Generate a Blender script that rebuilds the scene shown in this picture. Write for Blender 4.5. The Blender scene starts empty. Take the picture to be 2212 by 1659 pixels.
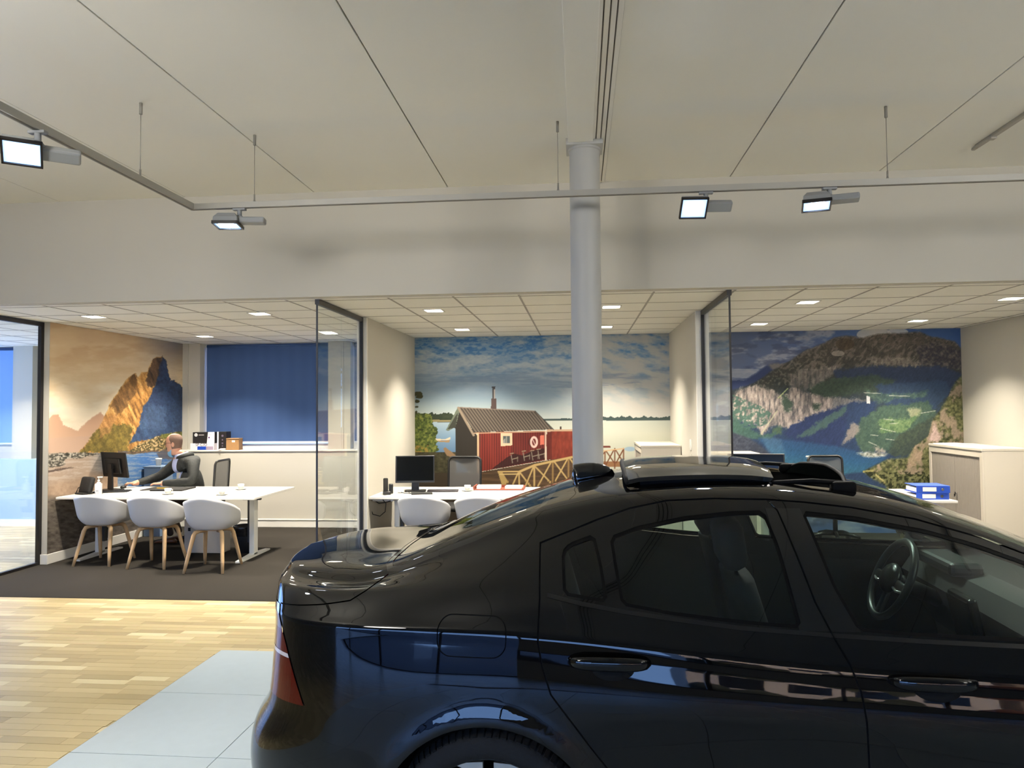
import bpy, bmesh, math, random
import numpy as np
from mathutils import Vector, Matrix, noise as mnoise
PI = math.pi
S = bpy.context.scene
COL = S.collection

# ------------------------------------------------------------------ camera, sky, exposure
cam = bpy.data.cameras.new('camera'); CAM = bpy.data.objects.new('camera', cam); COL.objects.link(CAM)
cam.sensor_fit = 'HORIZONTAL'; cam.sensor_width = 36.0; cam.lens = 36.0 * 1561.84 / 2212
cam.clip_start = 0.05; cam.clip_end = 300
_yaw, _pitch, _roll = 0.0930922, 0.0340699, -0.0083955
_f = Vector((-math.sin(_yaw) * math.cos(_pitch), math.cos(_yaw) * math.cos(_pitch), math.sin(_pitch)))
_r = Vector((math.cos(_yaw), math.sin(_yaw), 0)); _u = _r.cross(_f)
_r2 = _r * math.cos(_roll) + _u * math.sin(_roll); _u2 = -_r * math.sin(_roll) + _u * math.cos(_roll)
CAM.matrix_world = Matrix(((_r2.x, _u2.x, -_f.x, 0), (_r2.y, _u2.y, -_f.y, 0), (_r2.z, _u2.z, -_f.z, 1.70), (0, 0, 0, 1)))
S.camera = CAM
S.view_settings.view_transform = 'Standard'; S.view_settings.look = 'None'
S.view_settings.gamma = 1.0; S.view_settings.use_curve_mapping = False
S.view_settings.exposure = EXPOSURE = 0.0

wd = bpy.data.worlds.new('dusk_sky'); S.world = wd; wd.use_nodes = True
_n = wd.node_tree.nodes; _l = wd.node_tree.links; _n.clear()
_o = _n.new('ShaderNodeOutputWorld'); _b = _n.new('ShaderNodeBackground')
_tc = _n.new('ShaderNodeTexCoord'); _sx = _n.new('ShaderNodeSeparateXYZ'); _rp = _n.new('ShaderNodeValToRGB')
_l.new(_tc.outputs['Generated'], _sx.inputs[0]); _l.new(_sx.outputs['Z'], _rp.inputs[0]); _l.new(_rp.outputs[0], _b.inputs[0]); _l.new(_b.outputs[0], _o.inputs[0])
_rp.color_ramp.elements[0].position = 0.0; _rp.color_ramp.elements[0].color = (.22, .40, .84, 1)
_rp.color_ramp.elements[1].position = 0.6; _rp.color_ramp.elements[1].color = (.08, .18, .60, 1)
_b.inputs[1].default_value = SKY = 10.0

# strengths of the room's lamps and of the added wash heads
FACE, SPOT_W, DOWN, DOWN_W, WASH_W = 40.0, 260.0, 30.0, 58.0, 270.0

# ------------------------------------------------------------------ materials
def srgb(c):
    if isinstance(c, str):
        c = [int(c[i:i + 2], 16) / 255 for i in (0, 2, 4)]
    return tuple((x / 12.92 if x <= .04045 else ((x + .055) / 1.055)**2.4) for x in c)
def mat(name, col, rough=.5, metal=0., noise=None, bump=None, spec=.5, coat=0., emit=None, coat_ior=1.5):
    m = bpy.data.materials.new(name); m.use_nodes = True
    nt = m.node_tree; b = nt.nodes['Principled BSDF']
    c = srgb(col)
    b.inputs['Base Color'].default_value = (*c, 1); b.inputs['Roughness'].default_value = rough
    b.inputs['Metallic'].default_value = metal; b.inputs['Specular IOR Level'].default_value = spec
    if coat: b.inputs['Coat Weight'].default_value = coat; b.inputs['Coat Roughness'].default_value = .02; b.inputs['Coat IOR'].default_value = coat_ior
    if emit: b.inputs['Emission Color'].default_value = (*emit[0], 1); b.inputs['Emission Strength'].default_value = emit[1]
    if noise or bump:
        tc = nt.nodes.new('ShaderNodeTexCoord')
    if noise:      # (scale, amount, detail)
        nz = nt.nodes.new('ShaderNodeTexNoise'); nz.inputs['Scale'].default_value = noise[0]; nz.inputs['Detail'].default_value = noise[2] if len(noise) > 2 else 4
        nt.links.new(tc.outputs['Object'], nz.inputs['Vector'])
        mx = nt.nodes.new('ShaderNodeMix'); mx.data_type = 'RGBA'; a = noise[1]
        mx.inputs[6].default_value = (*[v * (1 - a) for v in c], 1); mx.inputs[7].default_value = (*[min(1, v * (1 + a)) for v in c], 1)
        nt.links.new(nz.outputs['Fac'], mx.inputs[0]); nt.links.new(mx.outputs[2], b.inputs['Base Color'])
    if bump:       # (scale, strength)
        nz2 = nt.nodes.new('ShaderNodeTexNoise'); nz2.inputs['Scale'].default_value = bump[0]; nz2.inputs['Detail'].default_value = 3
        nt.links.new(tc.outputs['Object'], nz2.inputs['Vector'])
        bp = nt.nodes.new('ShaderNodeBump'); bp.inputs['Strength'].default_value = bump[1]; bp.inputs['Distance'].default_value = .01
        nt.links.new(nz2.outputs['Fac'], bp.inputs['Height']); nt.links.new(bp.outputs[0], b.inputs['Normal'])
    return m
def glass_mat(name, tint, ior=1.5, rough=0.0, scale=1.0):
    """thin clear pane: tinted see-through plus a Fresnel mirror"""
    m = bpy.data.materials.new(name); m.use_nodes = True; nt = m.node_tree; nt.nodes.clear()
    o = nt.nodes.new('ShaderNodeOutputMaterial'); t = nt.nodes.new('ShaderNodeBsdfTransparent'); g = nt.nodes.new('ShaderNodeBsdfGlossy')
    fr = nt.nodes.new('ShaderNodeFresnel'); mx = nt.nodes.new('ShaderNodeMixShader')
    ge = nt.nodes.new('ShaderNodeNewGeometry'); ma = nt.nodes.new('ShaderNodeMath'); ma.operation = 'MULTIPLY_ADD'
    ma.inputs[1].default_value = 1.0 / ior - ior; ma.inputs[2].default_value = ior   # a thin pane mirrors alike from both sides
    nt.links.new(ge.outputs['Backfacing'], ma.inputs[0]); nt.links.new(ma.outputs[0], fr.inputs[0])
    t.inputs[0].default_value = (*tint, 1); g.inputs['Roughness'].default_value = rough; g.inputs['Color'].default_value = (scale, scale, scale, 1)
    nt.links.new(fr.outputs[0], mx.inputs[0]); nt.links.new(t.outputs[0], mx.inputs[1]); nt.links.new(g.outputs[0], mx.inputs[2]); nt.links.new(mx.outputs[0], o.inputs[0])
    return m

# ------------------------------------------------------------------ object helpers
def tag(o, label=None, cat=None, group=None, kind=None):
    if label: o['label'] = label
    if cat: o['category'] = cat
    if group: o['group'] = group
    if kind: o['kind'] = kind
    return o
def thing(name, label, cat, loc=(0, 0, 0), rotz=0., group=None):
    o = bpy.data.objects.new(name, None); COL.objects.link(o); o.location = loc; o.rotation_euler = (0, 0, rotz)
    o.empty_display_size = .1
    return tag(o, label, cat, group)
def link(name, me, m=None, parent=None):
    o = bpy.data.objects.new(name, me); COL.objects.link(o)
    if parent: o.parent = parent
    if m is not None:
        for x in (m if isinstance(m, (list, tuple)) else [m]): me.materials.append(x)
    return o
def copy_tree(o, parent=None):
    c = o.copy(); COL.objects.link(c)
    if parent: c.parent = parent
    for ch in o.children: copy_tree(ch, c)
    return c
class MB:
    def __init__(s): s.b = bmesh.new()
    def _x(s, vs, M): 
        for v in vs: v.co = M @ v.co
    def box(s, c, d, rot=None, bev=0., mi=0):
        r = bmesh.ops.create_cube(s.b, size=1)['verts']; M = Matrix.Translation(c)
        if rot is not None: M = M @ rot.to_4x4()
        s._x(r, M @ Matrix.Diagonal((*d, 1)))
        fs = {f for v in r for f in v.link_faces}
        for f in fs: f.material_index = mi
        if bev:
            es = list({e for v in r for e in v.link_edges})
            bmesh.ops.bevel(s.b, geom=es, offset=bev, segments=2, affect='EDGES', profile=.5)
        return s
    def bb(s, a, b, **k):      # box from corner to corner
        return s.box([(p + q) / 2 for p, q in zip(a, b)], [abs(q - p) for p, q in zip(a, b)], **k)
    def cyl(s, a, b, r, r2=None, n=16, cap=True, mi=0):
        a, b = Vector(a), Vector(b); d = b - a; q = Vector((0, 0, 1)).rotation_difference(d.normalized()) if d.length > 1e-9 else None
        M = Matrix.Translation((a + b) / 2) @ q.to_matrix().to_4x4()
        vs = bmesh.ops.create_cone(s.b, cap_ends=cap, cap_tris=False, segments=n, radius1=r, radius2=r if r2 is None else r2, depth=d.length)['verts']
        s._x(vs, M)
        for f in {f for v in vs for f in v.link_faces}: f.material_index = mi; f.smooth = len(f.verts) == 4
        return s
    def lathe(s, prof, c=(0, 0, 0), n=24, rot=None, mi=0):
        M = Matrix.Translation(c) @ (rot.to_4x4() if rot is not None else Matrix())
        rings = [[s.b.verts.new(M @ Vector((r * math.cos(2 * PI * i / n), r * math.sin(2 * PI * i / n), z))) for i in range(n)] if r > 1e-6 else [s.b.verts.new(M @ Vector((0, 0, z)))] for r, z in prof]
        for A, B in zip(rings, rings[1:]):
            for i in range(n):
                j = (i + 1) % n
                if len(A) == 1 and len(B) == 1: continue
                vs = [A[0], B[j], B[i]][::-1] if len(A) == 1 else ([A[i], A[j], B[0]] if len(B) == 1 else [A[i], A[j], B[j], B[i]])
                f = s.b.faces.new(vs); f.smooth = True; f.material_index = mi
        return s
    def sphere(s, c, r, n=16, rot=None, mi=0):
        r = (r, r, r) if isinstance(r, (int, float)) else r
        vs = bmesh.ops.create_uvsphere(s.b, u_segments=n, v_segments=max(6, n * 2 // 3), radius=1)['verts']
        M = Matrix.Translation(c) @ (rot.to_4x4() if rot is not None else Matrix()) @ Matrix.Diagonal((*r, 1))
        s._x(vs, M)
        for f in {f for v in vs for f in v.link_faces}: f.smooth = True; f.material_index = mi
        return s
    def loft(s, rings, closed=True, cap=True, mi=0, smooth=True):
        R = [[s.b.verts.new(Vector(p)) for p in r] for r in rings]; n = len(R[0])
        for A, B in zip(R, R[1:]):
            for i in range(n if closed else n - 1):
                j = (i + 1) % n
                f = s.b.faces.new((A[i], A[j], B[j], B[i])); f.smooth = smooth; f.material_index = mi
        if cap and closed:
            for r in (R[0][::-1], R[-1]):
                f = s.b.faces.new(r); f.material_index = mi
        return s
    def tube(s, pts, r, n=8, mi=0, cap=True, sx=1., up=None):
        pts = [Vector(p) for p in pts]; rings = []; rr = r if isinstance(r, (list, tuple)) else [r] * len(pts)
        pn = None
        for i, p in enumerate(pts):
            t = (pts[min(i + 1, len(pts) - 1)] - pts[max(i - 1, 0)]).normalized()
            if pn is None:
                ref = Vector(up) if up else (Vector((0, 0, 1)) if abs(t.z) < .9 else Vector((1, 0, 0)))
                pn = (ref - t * ref.dot(t)).normalized()
            else: pn = (pn - t * pn.dot(t)).normalized()
            q = t.cross(pn)
            rings.append([p + (pn * math.cos(2 * PI * k / n) + q * math.sin(2 * PI * k / n) * sx) * rr[i] for k in range(n)])
        return s.loft(rings, mi=mi, cap=cap)
    def prism(s, poly, h, M=None, mi=0, bev=0.):
        """extrude a 2-D polygon (xy) by h along z, placed by M"""
        M = M or Matrix()
        A = [s.b.verts.new(M @ Vector((x, y, 0))) for x, y in poly]; B = [s.b.verts.new(M @ Vector((x, y, h))) for x, y in poly]
        fs = [s.b.faces.new(A[::-1]), s.b.faces.new(B)]; n = len(poly)
        for i in range(n): fs.append(s.b.faces.new((A[i], A[(i + 1) % n], B[(i + 1) % n], B[i])))
        for f in fs: f.material_index = mi
        return s
    def build(s, name, m=None, parent=None, smooth=None, angle=None, recalc=True):
        if recalc: bmesh.ops.recalc_face_normals(s.b, faces=s.b.faces)
        me = bpy.data.meshes.new(name); s.b.to_mesh(me); s.b.free()
        if smooth is not None:
            me.polygons.foreach_set('use_smooth', [smooth] * len(me.polygons))
        if angle: me.set_sharp_from_angle(angle=math.radians(angle))
        return link(name, me, m, parent)
def rz(a): return Matrix.Rotation(a, 3, 'Z')
def rx(a): return Matrix.Rotation(a, 3, 'X')
def ry(a): return Matrix.Rotation(a, 3, 'Y')
def rrect(w, h, r, n=4):
    out = []
    for cx, cy, a0 in ((w / 2 - r, h / 2 - r, 0), (-w / 2 + r, h / 2 - r, PI / 2), (-w / 2 + r, -h / 2 + r, PI), (w / 2 - r, -h / 2 + r, 1.5 * PI)):
        for i in range(n + 1): a = a0 + PI / 2 * i / n; out.append((cx + r * math.cos(a), cy + r * math.sin(a)))
    return out
# ------------------------------------------------------------------ the showroom and the three offices
ZC, ZS = 2.72, 3.67           # office ceiling, showroom ceiling
YF, YB = 6.28, 10.10          # bulkhead, back wall
white = mat('white_wall_paint', (.745, .73, .685), .75, bump=(300, .03))
ceilw = mat('ceiling_board_paint', (.90, .895, .865), .45, spec=.4)
tilew = mat('mineral_fibre_tile', (.955, .95, .92), .85, noise=(90, .04))
gridw = mat('ceiling_grid_metal', (.60, .58, .55), .5)
trimw = mat('white_trim', (.88, .87, .84), .4)
dark_gap = mat('dark_joint', (.47, .45, .42), .9)
black_al = mat('black_aluminium', (.07, .06, .065), .4)
pane_m = glass_mat('partition_glass', (.965, .985, .975), 1.52)
carpet_m = mat('charcoal_carpet', (.190, .178, .162), .95, noise=(160, .35), bump=(260, .5), spec=.1)
def slab(name, a, b, m, kind='structure', parent=None, bev=0.):
    mb = MB(); mb.bb(a, b, bev=bev); o = mb.build(name, m, parent)
    if kind and not parent: o['kind'] = kind
    return o
# parquet: one colour per strip, from the object or from a procedural brick pattern further out
def parquet_mat(name, per_object):
    m = mat(name, (.76, .62, .41), .33, spec=.5); nt = m.node_tree; b = nt.nodes['Principled BSDF']
    rp = nt.nodes.new('ShaderNodeValToRGB'); e = rp.color_ramp.elements
    e[0].color = (*srgb((.62, .56, .415)), 1); e[1].color = (*srgb((.82, .78, .63)), 1)
    for pos, c in ((.30, (.68, .62, .46)), (.55, (.71, .65, .49)), (.85, (.74, .68, .52))): q = rp.color_ramp.elements.new(pos); q.color = (*srgb(c), 1)
    tc = nt.nodes.new('ShaderNodeTexCoord')
    if per_object:
        oi = nt.nodes.new('ShaderNodeAttribute'); oi.attribute_name = 'tone'; oi.attribute_type = 'GEOMETRY'
        ob = nt.nodes.new('ShaderNodeObjectInfo'); mx = nt.nodes.new('ShaderNodeMath'); mx.operation = 'ADD'
        nt.links.new(oi.outputs['Fac'], mx.inputs[0]); nt.links.new(ob.outputs['Random'], mx.inputs[1]); fr = nt.nodes.new('ShaderNodeMath'); fr.operation = 'FRACT'
        nt.links.new(mx.outputs[0], fr.inputs[0]); nt.links.new(fr.outputs[0], rp.inputs[0])
    else:
        br = nt.nodes.new('ShaderNodeTexBrick'); br.inputs['Color1'].default_value = (0, 0, 0, 1); br.inputs['Color2'].default_value = (1, 1, 1, 1); br.inputs['Mortar'].default_value = (.4, .4, .4, 1)
        br.inputs['Scale'].default_value = 1; br.inputs['Brick Width'].default_value = .36; br.inputs['Row Height'].default_value = .072; br.inputs['Mortar Size'].default_value = .0005
        nt.links.new(tc.outputs['Object'], br.inputs['Vector']); nt.links.new(br.outputs['Color'], rp.inputs[0])
    nz = nt.nodes.new('ShaderNodeTexNoise'); nz.inputs['Scale'].default_value = 9; nz.inputs['Detail'].default_value = 5; mp = nt.nodes.new('ShaderNodeMapping'); mp.inputs['Scale'].default_value = (1, 14, 1)
    nt.links.new(tc.outputs['Object'], mp.inputs[0]); nt.links.new(mp.outputs[0], nz.inputs['Vector'])
    mm = nt.nodes.new('ShaderNodeMix'); mm.data_type = 'RGBA'; mm.blend_type = 'OVERLAY'; mm.inputs[0].default_value = .18
    nt.links.new(rp.outputs[0], mm.inputs[6]); nt.links.new(nz.outputs['Color'], mm.inputs[7]); nt.links.new(mm.outputs[2], b.inputs['Base Color'])
    return m
floor = slab('floor', (-11, -7, -.2), (10, 10.6, 0), parquet_mat('parquet_far', False))
pq = parquet_mat('parquet_strip', True)
rng = random.Random(5); strips = []
y = 6.262
while y > 2.9:
    x = -5.75 - rng.random() * .3
    while x < -1.2:
        L = rng.choice((.24, .30, .36, .36, .42)); a, b = max(x, -5.75), x + L - .0012; x += L
        if y - .06 < 4.97 and b > -2.555:
            if a > -2.60: continue
            b = -2.556
        if b - a > .03: strips.append((a, b, y - .0708, y - .0006))
    y -= .072
strips.sort(key=lambda s: s[2] + .2 * max(0, abs(s[0] + 3.4) - 1.6))
unit = None; rest = MB()
for i, (x0, x1, y0, y1) in enumerate(strips):
    if i < 300:
        if unit is None:
            mb = MB(); mb.box((0, 0, 0), (1, 1, 1)); unit = mb.build('parquet_strip', pq, floor); o = unit
        else: o = bpy.data.objects.new('parquet_strip', unit.data); COL.objects.link(o); o.parent = floor
        o.location = ((x0 + x1) / 2, (y0 + y1) / 2, .0008); o.scale = (x1 - x0, y1 - y0, .0040 + .0006 * rng.random())
    else: rest.bb((x0, y0, -.002), (x1, y1, .0028 + .0006 * rng.random()))
ro = rest.build('parquet_strips', pq, floor); ro['kind'] = 'stuff'
at = ro.data.attributes.new('tone', 'FLOAT', 'FACE'); tv = []
for k in range(len(ro.data.polygons) // 6): tv += [rng.random()] * 6
at.data.foreach_set('value', tv)
# grey tiled bay under the car
bay = slab('floor', (-2.553, -3.0, -.01), (5.10, 4.972, .003), mat('tile_joint_grey', (.40, .42, .43), .8)); bay.name = 'floor.001'
tm = mat('pale_grey_floor_tile', (.66, .715, .745), .32, noise=(14, .05), spec=.45)
TW = .765; tu = None
for i in range(10):
    for j in range(10):
        x0 = -2.548 + i * TW; y1 = 4.968 - j * TW
        if tu is None:
            mb = MB(); mb.box((0, 0, 0), (TW - .003, TW - .003, .012), bev=.0012); tu = mb.build('floor_tile', tm, bay); o = tu
        else: o = bpy.data.objects.new('floor_tile', tu.data); COL.objects.link(o); o.parent = bay
        o.location = (x0 + TW / 2, y1 - TW / 2, .003)
carpet = slab('floor', (-6.06, YF - .012, -.02), (5.06, 10.5, .006), carpet_m); carpet.name = 'floor.002'
# walls -------------------------------------------------------------
slab('wall_bulkhead', (-11, YF, ZC), (10, YF + .10, ZS + .1), white)
slab('wall_back', (-2.44, YB, 0), (5.2, YB + .1, ZC + .05), white)
slab('wall_left', (-6.07, 7.62, 0), (-5.95, 10.64, ZC), white)
slab('wall_middle', (-2.43, 7.78, 0), (-2.33, YB + .3, ZC), white)
slab('wall_middle', (1.235, 7.80, 0), (1.36, YB, ZC), white)
slab('wall_right', (5.05, 6.38, 0), (5.17, YB, ZC), white)
slab('wall_right', (9.9, -7, 0), (10, YF, ZS), white); slab('wall_left', (-11, -7, 0), (-10.9, YF, ZS), white)
slab('wall_left', (-10.9, 10.4, 0), (-5.95, 10.5, ZC), white); slab('wall_pier', (-8.62, 10.28, 0), (-8.30, 10.4, ZC), white); slab('wall_parapet', (-10.9, 10.2, 0), (-5.95, 10.4, 1.0), mat('pale_blue_paint', (.62, .72, .84), .6)); slab('baseboard_left', (-10.9, 10.18, 0), (-5.95, 10.2, .10), trimw)  # parapet coloured pale blue to stand in for the left glass's blue reflection
slab('wall_right', (5.17, 6.38, 0), (9.9, 6.45, ZC), white)
# window wall of the left office: parapet, piers, window
wb = slab('wall_window', (-5.95, 10.58, 0), (-2.43, 10.66, 1.2), white)
slab('wall_parapet', (-5.95, 10.22, 0), (-2.43, 10.58, 1.105), white)
slab('wall_pier', (-5.95, 10.36, 1.125), (-5.86, 10.66, ZC), white); slab('wall_pier', (-5.86, 10.385, 1.125), (-5.685, 10.66, ZC), white)
slab('wall_pier', (-3.70, 10.385, 1.125), (-3.47, 10.66, ZC), white); slab('wall_pier', (-3.47, 10.41, 1.125), (-3.37, 10.66, ZC), white)
slab('trim_sill', (-5.95, 10.205, 1.105), (-2.43, 10.58, 1.125), trimw, bev=.004)
for x0, x1, nm in ((-5.685, -3.70, 'window_1'), (-3.37, -2.43, 'window_2')):
    mb = MB(); mb.bb((x0, 10.57, 1.125), (x1, 10.62, 1.17)); mb.bb((x0, 10.57, 2.66), (x1, 10.62, ZC)); mb.bb((x0, 10.57, 1.17), (x0 + .05, 10.62, 2.66)); mb.bb((x1 - .05, 10.57, 1.17), (x1, 10.62, 2.66))
    w = mb.build(nm, trimw); w['kind'] = 'structure'
    mb = MB(); mb.bb((x0 + .05, 10.59, 1.17), (x1 - .05, 10.596, 2.66)); mb.build('pane', glass_mat('window_glass', (.9, .93, .95)), w)
slab('baseboard_window', (-5.95, 10.203, .006), (-2.44, 10.22, .10), trimw, bev=.004); slab('trim_pipe', (-5.95, 10.196, .105), (-2.44, 10.215, .128), trimw, bev=.006)
slab('baseboard_left', (-5.95, 7.60, .006), (-5.932, 10.20, .115), trimw, bev=.003); slab('baseboard_left', (-6.075, 7.60, .006), (-5.93, 7.62, .115), trimw, bev=.003)
slab('baseboard_middle', (-2.33, 7.8, .006), (-2.316, YB, .115), trimw, bev=.003); slab('baseboard_middle', (1.221, 7.82, .006), (1.235, YB, .115), trimw, bev=.003)
slab('trim_wall_end', (-2.436, 7.755, 0), (-2.324, 7.785, ZC), trimw, bev=.003); slab('trim_wall_end', (1.23, 7.775, 0), (1.365, 7.80, ZC), trimw, bev=.003)
# ceilings ----------------------------------------------------------
ceil = slab('ceiling', (-11, -7, ZS + .012), (10, YF, ZS + .15), dark_gap)
bu = None
for k in range(-9, 9):
    xc = .08 + 1.225 * (k + .5)
    if bu is None:
        mb = MB(); mb.box((0, 0, 0), (1.2155, 13.29, .03), bev=.002); bu = mb.build('ceiling_board', ceilw, ceil); o = bu
    else: o = bpy.data.objects.new('ceiling_board', bu.data); COL.objects.link(o); o.parent = ceil
    o.location = (xc, -.355, ZS + .015)
slab('trim_beam_cover', (-.063, -7, ZS - .035), (.118, 5.225, ZS), ceilw, bev=.004)
def office_ceiling(x0, x1, xj, name):
    c = slab('ceiling', (x0, YF + .10, ZC + .012), (x1, 10.66, ZC + .1), gridw); c.name = name
    un = {}
    ys = [YF + .10] + [6.52 + .6 * k for k in range(0, 8)]; ys = [v for v in ys if v < 10.5] + [10.66]
    xs = [x0] + [v for v in [xj + .6 * k for k in range(-12, 13)] if x0 + .06 < v < x1 - .06] + [x1]
    for a, b in zip(xs, xs[1:]):
        for p, q in zip(ys, ys[1:]):
            d = (round(b - a, 3), round(q - p, 3))
            if d not in un:
                mb = MB(); mb.box((0, 0, 0), (d[0] - .016, d[1] - .016, .02), bev=.004); o = mb.build('ceiling_tile', tilew, c); un[d] = o.data
            else: o = bpy.data.objects.new('ceiling_tile', un[d]); COL.objects.link(o); o.parent = c
            o.location = ((a + b) / 2, (p + q) / 2, ZC + .012)
    mb = MB(); g = .009
    for a in xs[1:-1]: mb.bb((a - g, YF + .1, ZC + .0), (a + g, 10.66, ZC + .006))
    for p in ys[1:-1]: mb.bb((x0, p - g, ZC + .0006), (x1, p + g, ZC + .0066))
    r = mb.build('ceiling_grid', gridw, c); r['kind'] = 'stuff'
office_ceiling(-10.9, -6.07, -6.30, 'ceiling.001'); office_ceiling(-6.05, -2.38, -5.70, 'ceiling.002'); office_ceiling(-2.38, 1.30, -1.135, 'ceiling.003'); office_ceiling(1.30, 5.10, 1.97, 'ceiling.004')
slab('trim_ceiling_edge', (-11, YF + .098, ZC - .004), (10, YF + .125, ZC + .03), trimw)
# column ------------------------------------------------------------
mb = MB(); mb.lathe([(.112, 0), (.112, 3.625)], (.056, 5.35, 0), 48); mb.box((.056, 5.35, 3.645), (.27, .25, .05), bev=.004)
mb.lathe([(.112, 3.60), (.120, 3.605), (.120, 3.625), (.112, 3.63)], (.056, 5.35, 0), 48)
tag(mb.build('column', mat('white_column_paint', (.68, .68, .665), .5), angle=35), 'round white steel column in front of the offices', kind='structure')
# murals ------------------------------------------------------------
H_BOAT = [[145.4764, 2.461223, 1255.424], [-9.523055, -153.5298, 1147.62], [-0.009306604, 0.003412278, 1.0]]
H_MT = [[2520.595, 49.69467, -17546.85], [1774.209, -3099.927, 6412.984], [2.012703, 0.06889749, 1.0]]
# ------------------------------------------------------------------ printed wall murals (flat prints, colours per vertex)
def fbm(x, y, oct=4, seed=0, gain=.55):
    rng = np.random.RandomState(seed); T = rng.rand(256, 256); out = np.zeros_like(x, float); a = 1.; tot = 0.
    for o in range(oct):
        X, Y = x * 2**o + o * 17.3, y * 2**o + o * 9.1; xi, yi = np.floor(X).astype(int), np.floor(Y).astype(int); u, v = X - xi, Y - yi
        u, v = u * u * (3 - 2 * u), v * v * (3 - 2 * v); g = lambda i, j: T[(xi + i) % 256, (yi + j) % 256]
        out += a * ((g(0, 0) * (1 - u) + g(1, 0) * u) * (1 - v) + (g(0, 1) * (1 - u) + g(1, 1) * u) * v); tot += a; a *= gain
    return out / tot
def pip(x, y, poly):
    c = np.zeros(x.shape, bool); n = len(poly)
    for i in range(n):
        (x1, y1), (x2, y2) = poly[i], poly[i - 1]
        if y1 == y2: continue
        c ^= ((y1 > y) != (y2 > y)) & (x < (x2 - x1) * (y - y1) / (y2 - y1) + x1)
    return c
def sdline(x, y, a, b):
    dx, dy = b[0] - a[0], b[1] - a[1]; t = np.clip(((x - a[0]) * dx + (y - a[1]) * dy) / (dx * dx + dy * dy + 1e-9), 0, 1)
    return np.hypot(x - a[0] - t * dx, y - a[1] - t * dy)
class Paint:
    def __init__(s, x, y): s.x, s.y = x, y; s.c = np.zeros(x.shape + (3,))
    def blend(s, m, col):
        col = np.asarray(col, float); m = np.clip(np.asarray(m, float), 0, 1)[..., None]
        s.c = s.c * (1 - m) + (col / 255. if col.ndim == 1 or col.max() > 1.5 else col) * m
    def poly(s, P, col, k=1.): s.blend(pip(s.x, s.y, P) * k, col)
    def line(s, a, b, w, col, k=1.): s.blend(np.clip(w / 2 + .5 - sdline(s.x, s.y, a, b), 0, 1) * k, col)
    def ell(s, cx, cy, rx, ry, col, k=1.): s.blend(np.clip((1 - np.hypot((s.x - cx) / rx, (s.y - cy) / ry)) * min(rx, ry) + .5, 0, 1) * k, col)
    def lerp(s, t, *cols):
        t = np.clip(t, 0, 1) * (len(cols) - 1); i = np.clip(t.astype(int), 0, len(cols) - 2); f = (t - i)[..., None]; C = np.array(cols, float)
        return C[i] * (1 - f) + C[i + 1] * f
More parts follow.
